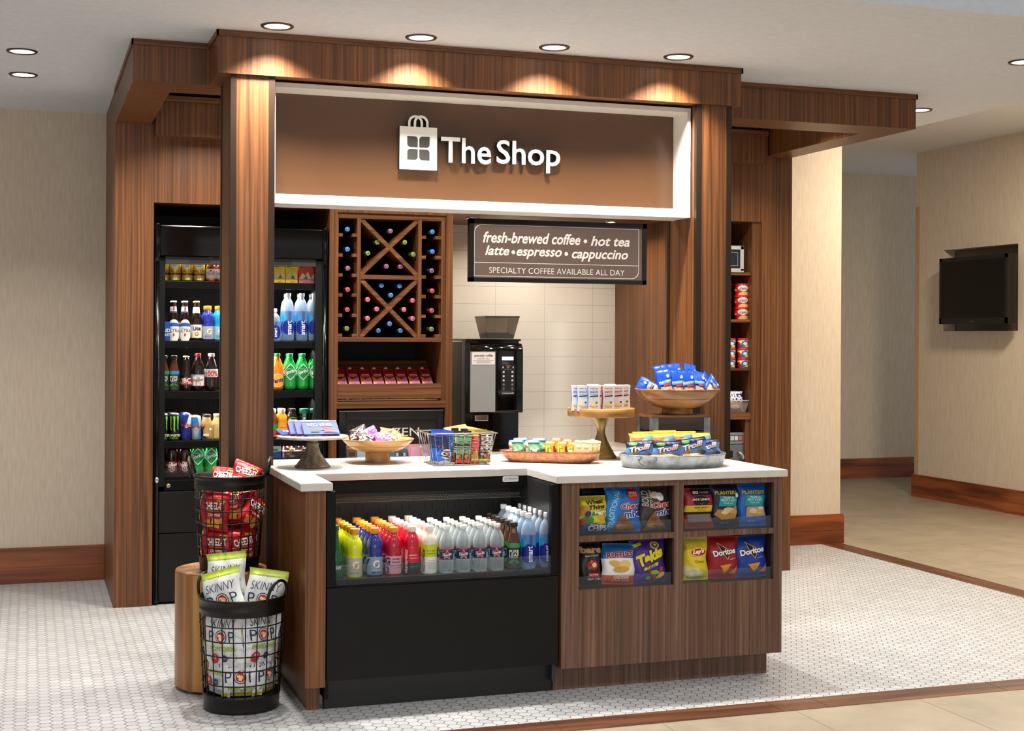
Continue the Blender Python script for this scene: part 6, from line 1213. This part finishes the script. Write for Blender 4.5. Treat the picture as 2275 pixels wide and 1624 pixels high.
gm = bag_mb(.14, .088, .03, '#5f93d8', [(.0, .05, '#3f6fb8'), (.88, 1.1, '#14161c')], [('p', [(-.5, .66), (.5, .78), (.5, .94), (-.5, .94)], '#14161c'), ('e', -.25, .84, .15, .06, '#4f9a48'), ('e', .02, .86, .05, .05, '#2f4a8a'), ('e', .18, .84, .05, .05, '#3a3f9a'), ('t', 'Trolli', .0, .56, .74, .34, '#26101c', 10, .15, .1), ('t', 'Trolli', .0, .57, .7, .3, '#f2d4da', 10, .15, .05), ('t', 'crawlers', -.2, .32, .4, .12, '#1a1408', 10, .15, .09), ('t', 'crawlers', -.2, .32, .38, .1, '#e2b83a', 10, .15, .03), ('e', .22, .2, .12, .09, '#7a6a5a'), ('e', .3, .16, .09, .06, '#4a4038'), ('e', -.12, .12, .1, .04, '#d86a7a'), ('e', -.3, .14, .06, .05, '#e8c040')], 81, .1, .03, .22)
o0 = None
for dx, dy, yw, rl, tl, lb in ((-.178, -.03, -22, -4, -16, 'blue gummy bag at the left end of the galvanised tray'), (-.065, -.09, -8, -2, -14, 'blue gummy bag left of centre in the galvanised tray'), (.07, -.085, -4, -8, -14, 'blue gummy bag right of centre, standing highest in the galvanised tray'), (.175, -.03, 8, -6, -20, 'blue gummy bag at the right end of the galvanised tray')):
    loc = (CG[0] + dx, CG[1] + dy, CG[2] + .036 + (.012 if rl == -8 else 0))
    if o0 is None: o0 = pack('gummy_bag', gm, lb, 'bag', loc, (tl, rl, yw - 8), 'blue gummy bags in the galvanised tray')
    else: copy_of(o0, loc, (tl, rl, yw - 8), lb)
yl = bag_mb(.12, .118, .024, '#e8d84a', [(.9, 1.1, '#dccb3a')], [('p', [(-.5, .5), (.1, .5), (.4, .9), (-.5, .9)], '#f0b878'), ('p', [(-.5, .86), (.5, .86), (.5, .8), (-.5, .8)], '#e8e49a'), ('p', [(.1, .6), (.5, .6), (.5, .88), (.1, .88)], '#8fc0e0'), ('e', .1, .7, .12, .07, '#f4f0e4'), ('t', 'sour', -.2, .66, .3, None, '#e86a8a', 6, 0, .03)], 82, .08, .02, .25)
o0 = None
for k, (dx, dy, dz, lb) in enumerate(((-.14, .04, .018, 'left front'), (-.035, .03, .018, 'middle front'), (.065, .035, .02, 'right of the middle'), (.165, .05, .014, 'right end'), (-.1, .085, .022, 'back left'), (.01, .09, .026, 'back middle'), (.11, .09, .02, 'back right'))):
    loc = (CG[0] + dx, CG[1] + dy, CG[2] + dz + .018); lb = 'yellow sour candy bag in the galvanised tray, ' + lb
    if o0 is None: o0 = pack('sour_candy_bag', yl, lb, 'bag', loc, (-10, 0, -6), 'yellow sour candy bags in the galvanised tray')
    else: copy_of(o0, loc, (-10, 0, -6 + 3 * (k % 3)), lb)
ob = bag_mb(.15, .09, .024, '#e6a860', [(.9, 1.1, '#c8503a')], [('e', .1, .5, .2, .12, '#f0cf9a'), ('e', -.2, .4, .14, .1, '#d8703a')], 83, .08, .02, .25); o0 = None
for dx, yw, lb in ((-.1, -14, 'orange gummy bag lying flat along the front left of the galvanised tray'), (.05, 2, 'orange gummy bag lying flat along the front right of the galvanised tray')):
    loc = (CG[0] + dx, CG[1] - .142 + abs(dx) * .12, CG[2] + .04)
    if o0 is None: o0 = pack('orange_gummy_bag', ob, lb, 'bag', loc, (-78, 0, yw - 6), 'orange gummy bags in the galvanised tray')
    else: copy_of(o0, loc, (-78, 0, yw - 6), lb)

# ================================================================== snack bags in the cubbies
def cubby(u0, u1, v0, v1, base, bands, decs, lab, seed, z, name='snack_bag', roll=0, y=.075, T=.06, tilt=-5, spin=-4, back=True, backhex=None):
    a, b_ = at(u0, v1, 'y', y), at(u1, v1, 'y', y); ht = at((u0 + u1) / 2, v0, 'y', y + .01).z - z - .003
    mb = bag_mb(b_.x - a.x, ht, T, base, bands, decs, seed)
    pack(name, mb, lab, 'bag', ((a.x + b_.x) / 2, y + .01, z + .002), (tilt, roll, spin))
zu, zl = .684, .449
cubby(1287, 1349, 1101, 1188, '#ddc92c', [(0, .2, '#24386a')], [('e', -.36, .6, .2, .18, '#c8923a'), ('e', .35, .5, .2, .2, '#d8b23a'), ('e', -.2, .36, .22, .12, '#4a8a3a'), ('e', -.4, .3, .14, .1, '#b8302a'), ('p', [(-.5, 0), (.5, 0), (.5, .24), (0, .28), (-.5, .24)], '#24386a'), ('t', 'Wheat', .05, .84, .62, .12, '#2a1d10', 6, .2, .03), ('t', 'Thins', .08, .7, .58, .12, '#2a1d10', 6, .2, .03), ('p', [(-.1, .46), (.48, .54), (.48, .64), (-.06, .56)], '#2f8a3c'), ('t', 'Veggie', .22, .555, .44, None, '#f4f6ea', 7, .2, .03), ('e', -.22, .52, .1, .1, '#2a3a7a'), ('t', 'TOASTED', .1, .22, .5, None, '#eef0f4', 0, 0, .01), ('t', 'CHIPS', .1, .13, .66, None, '#eef0f4', 0, 0, .02)], 'yellow veggie cracker bag with navy foot, first in the upper left cubby', 91, zu)
cubby(1345, 1423, 1082, 1187, '#1d6fc0', (), [('p', [(-.5, .1), (-.3, .0), (-.05, .9), (-.2, 1.0), (-.5, .9)], '#2f86d4'), ('t', 'TRADITIONAL', -.3, .5, 1.0, .13, '#a8d0f0', 78, 0, .02), ('e', .24, .84, .17, .17, '#b8202c'), ('t', 'MORE', .24, .87, .22, None, '#f4ecec', 0, 0, .02), ('t', 'FLAVOR', .24, .81, .26, None, '#f0d84a', 0, 0, .02), ('t', 'Chex', .18, .58, .56, .15, '#f4f2f0', 4, .1, .08), ('t', 'Chex', .18, .58, .54, .14, '#b8202c', 4, .1, .03), ('t', 'mix', .24, .4, .5, .17, '#f4f2f0', 6, .1, .08), ('t', 'mix', .24, .4, .48, .15, '#1d3a9a', 6, .1, .03), ('p', [(-.4, .02), (.34, .02), (-.05, .42)], '#8a5a34'), ('e', -.1, .12, .16, .07, '#b88a52'), ('e', .1, .1, .14, .06, '#a8744a'), ('e', -.06, .24, .1, .06, '#7a4a2a')], 'blue party mix bag, middle of the upper left cubby', 92, zu, roll=1)
cubby(1420, 1492, 1080, 1184, '#38312d', (), [('t', 'BOLD', -.3, .74, .44, .16, '#b0a8a0', 80, 0, .03), ('t', 'party blend', -.14, .72, .5, .1, '#d8d2cc', 80, .2, .01), ('e', .02, .8, .14, .1, '#d8c0a0'), ('e', .16, .76, .12, .12, '#e8e0d8'), ('t', 'Chex', .16, .58, .6, .15, '#f0eeec', 4, .1, .08), ('t', 'Chex', .16, .58, .58, .14, '#c0242e', 4, .1, .03), ('t', 'mix', .24, .41, .54, .16, '#f0eeec', 6, .1, .08), ('t', 'mix', .24, .41, .52, .14, '#2a3a8a', 6, .1, .03), ('p', [(-.4, .02), (.36, .02), (-.05, .44)], '#8a5a34'), ('e', -.1, .12, .16, .07, '#b88a52'), ('e', .12, .12, .14, .06, '#a8744a'), ('e', -.05, .26, .1, .06, '#7a4a2a')], 'charcoal bold party mix bag at the right of the upper left cubby', 93, zu, roll=-2)
cubby(1522, 1585, 1084, 1179, '#a81c26', [(0, .16, '#8f2a2c')], [('p', [(-.22, .82), (.5, .82), (.5, 1.0), (-.22, 1.0)], '#1a1618'), ('t', '80', -.08, .89, .2, .07, '#f0eeec', 0, 0, .03), ('t', 'CALORIES', .22, .89, .3, None, '#d8d4d2'), ('e', .06, .68, .3, .16, '#221a1c'), ('t', "JACK LINK'S", .05, .71, .62, .065, '#e8e6e4', 0, 0, .04), ('p', [(-.02, .64), (.08, .58), (.18, .66), (.08, .61)], '#c02a30'), ('r', 0, .49, 1, .16, '#d8b83a'), ('t', 'BEEF JERKY', .08, .51, .52, .045, '#2a1c10', 0, 0, .03), ('t', 'TERIYAKI', .08, .45, .34, None, '#a86a20'), ('r', 0, .38, 1, .06, '#241a1a'), ('p', [(-.4, .16), (.42, .16), (.42, .35), (-.4, .35)], '#7a7270')], 'red and yellow jerky bag at the left of the upper right cubby', 94, zu, T=.03)
nut = lambda: [('t', 'PLANTERS', 0, .8, .8, .085, '#e0c83c', 0, 0, .03), ('r', .06, .6, .66, .24, '#1f9a98', -2), ('t', 'TROPICAL', .06, .68, .44, None, '#e4f2f0', -2, 0, .01), ('t', 'FRUIT & NUT', .06, .62, .54, None, '#e4f2f0', -2, 0, .01), ('t', 'TRAIL MIX', .06, .555, .36, None, '#cfe8e6', -2)]
cubby(1583, 1643, 1075, 1177, '#1d1c3c', [(.93, 1.1, '#15142c')], nut() + [('p', [(-.44, .3), (-.2, .18), (.3, .2), (.44, .34), (.4, .5), (.1, .4), (-.3, .42)], '#b8844a'), ('e', .1, .4, .2, .09, '#dcc08a'), ('e', .28, .36, .14, .07, '#c89a5a'), ('e', -.05, .34, .14, .06, '#e2cf9a'), ('e', .38, .74, .06, .08, '#e8e8ea'), ('t', 'NET WT', -.1, .1, .3, None, '#8a88a0')], 'navy nut mix pouch in the middle of the upper right cubby', 95, zu, T=.045)
cubby(1642, 1704, 1074, 1175, '#2260b8', [(.93, 1.1, '#1c55a8')], nut() + [('p', [(-.3, .22), (.4, .24), (.4, .46), (-.2, .46)], '#b89a70'), ('e', .0, .36, .14, .08, '#dcc8a0'), ('e', .2, .32, .14, .07, '#cfae80'), ('e', .28, .42, .1, .05, '#e2d2b0'), ('t', 'NET WT', -.1, .12, .3, None, '#9ab8e0')], 'bright blue nut mix pouch at the right of the upper right cubby', 96, zu, T=.045)
cubby(1287, 1337, 1205, 1300, '#201c1c', (), [('t', 'bare', .02, .83, .96, .16, '#d8a878', 0, 0, .06), ('t', 'Baked Crunchy', .04, .69, .62, None, '#d8d2cc', 4, .2), ('e', .1, .48, .26, .2, '#a81a22'), ('e', .18, .48, .1, .1, '#e8c8a0'), ('e', -.02, .42, .14, .05, '#3a7a34', 20), ('e', .04, .56, .06, .08, '#d8524a'), ('r', .1, .255, .52, .09, '#b0202a'), ('t', 'Fuji & Reds', .1, .255, .4, None, '#f4e8e4', 0, .2, .01), ('t', 'Apple Chips', .1, .16, .6, None, '#ece6e0', 0, .2)], 'black apple chips bag at the left of the lower left cubby', 97, zl, tilt=-7)
cubby(1336, 1410, 1207, 1301, '#eceae6', [(0, .25, '#c8502a'), (.66, 1.1, '#2a6aae')], [('p', [(-.5, .62), (.5, .7), (.5, .78), (-.5, .72)], '#2a6aae'), ('t', 'RUFFLES', .02, .735, .8, .15, '#f0ecec', 6, 0, .09), ('t', 'RUFFLES', .02, .735, .78, .14, '#8f1f2a', 6, 0, .05), ('e', -.08, .5, .24, .09, '#d8b052', -12), ('e', .14, .47, .2, .13, '#e4c070', 30), ('e', .02, .38, .24, .08, '#cfa044', 5), ('t', 'CHEDDAR', .06, .185, .46, .075, '#f6dcc8', 0, 0, .03), ('t', '& SOUR CREAM', .06, .105, .5, None, '#f6dcc8', 0, 0, .01)], 'blue, white and orange ridged chip bag in the middle of the lower left cubby', 98, zl, roll=3)
cubby(1406, 1482, 1198, 1298, '#4a2a8a', (), [('e', .16, .86, .13, .1, '#d8c82c'), ('e', .16, .86, .09, .06, '#4a2a8a'), ('e', .17, .87, .05, .035, '#d8c82c'), ('t', 'Takis', .02, .61, .8, .3, '#241444', 20, .1, .1), ('t', 'Takis', .02, .61, .77, .28, '#dccf2c', 20, .1, .06), ('p', [(-.2, .29), (.26, .4), (.28, .47), (-.18, .36)], '#dccf2c'), ('t', 'FUEGO', .04, .38, .28, None, '#2a1a50', 14, .2, .03), ('p', [(-.1, .3), (.0, .34), (.2, .06), (.1, .02)], '#8a3a2c'), ('p', [(.3, .36), (.4, .34), (.2, .04), (.1, .06)], '#a84a30'), ('e', .1, .24, .12, .06, '#8ab83a'), ('e', .26, .16, .14, .06, '#d8b83a', 30), ('e', -.1, .12, .08, .05, '#5aa040'), ('p', [(-.48, .82), (-.2, .9), (-.2, .96), (-.48, .9)], '#c8c82c')], 'purple rolled chip bag at the right of the lower left cubby', 99, zl, roll=-3)
cubby(1518, 1574, 1193, 1296, '#e0cd25', [(.9, 1.1, '#d8c460')], [('e', -.2, .2, .42, .2, '#e8d8a0', -20), ('e', -.1, .15, .2, .1, '#f2ead0'), ('e', .06, .66, .34, .17, '#e8c840'), ('e', .08, .655, .3, .13, '#b81c28'), ('t', "Lay's", .08, .66, .46, .13, '#f6f0ea', 6, .15, .05), ('t', 'Classic', .12, .44, .36, None, '#6a5420', 0, 0, .01)], 'yellow classic chip bag at the left of the lower right cubby', 100, zl)
def dor(base, sub, c2): return [('p', [(-.24, .86), (.1, .44), (.26, .66)], '#e8b070'), ('p', [(-.2, .83), (.1, .47), (.24, .65)], '#2a1a14'), ('t', 'Doritos', .03, .63, .78, .15, '#22141a', 8, 0, .09), ('t', 'Doritos', .03, .63, .76, .14, '#f0ecea', 8, 0, .04), ('t', sub, .26, .47, .2, None, c2, 8, 0, .01), ('p', [(-.2, .32), (.22, .36), (.04, .12)], '#c8782a'), ('p', [(-.16, .31), (.18, .34), (.03, .15)], '#d88f3a'), ('p', [(.2, .14), (.42, .32), (.4, .12)], '#c8782a')]
cubby(1572, 1640, 1191, 1290, '#9a1a24', (), dor('', 'NACHO', '#f0c8a0'), 'red tortilla chip bag in the middle of the lower right cubby', 101, zl, roll=1)
cubby(1634, 1705, 1189, 1287, '#1a3f9a', (), dor('', 'COOL RANCH', '#e8a8a0'), 'blue tortilla chip bag at the right of the lower right cubby', 102, zl, roll=-1)
for u0, u1, v0, v1, hx, lab, z, sd in ((1296, 1356, 1092, 1186, '#16306a', 'navy snack bag behind the yellow one in the upper left cubby', zu, 111), (1360, 1420, 1200, 1290, '#2a1a5a', 'dark purple snack bag at the back of the lower left cubby', zl, 112)):
    cubby(u0, u1, v0, v1, hx, (), (), lab, sd, z, y=.17, T=.05)
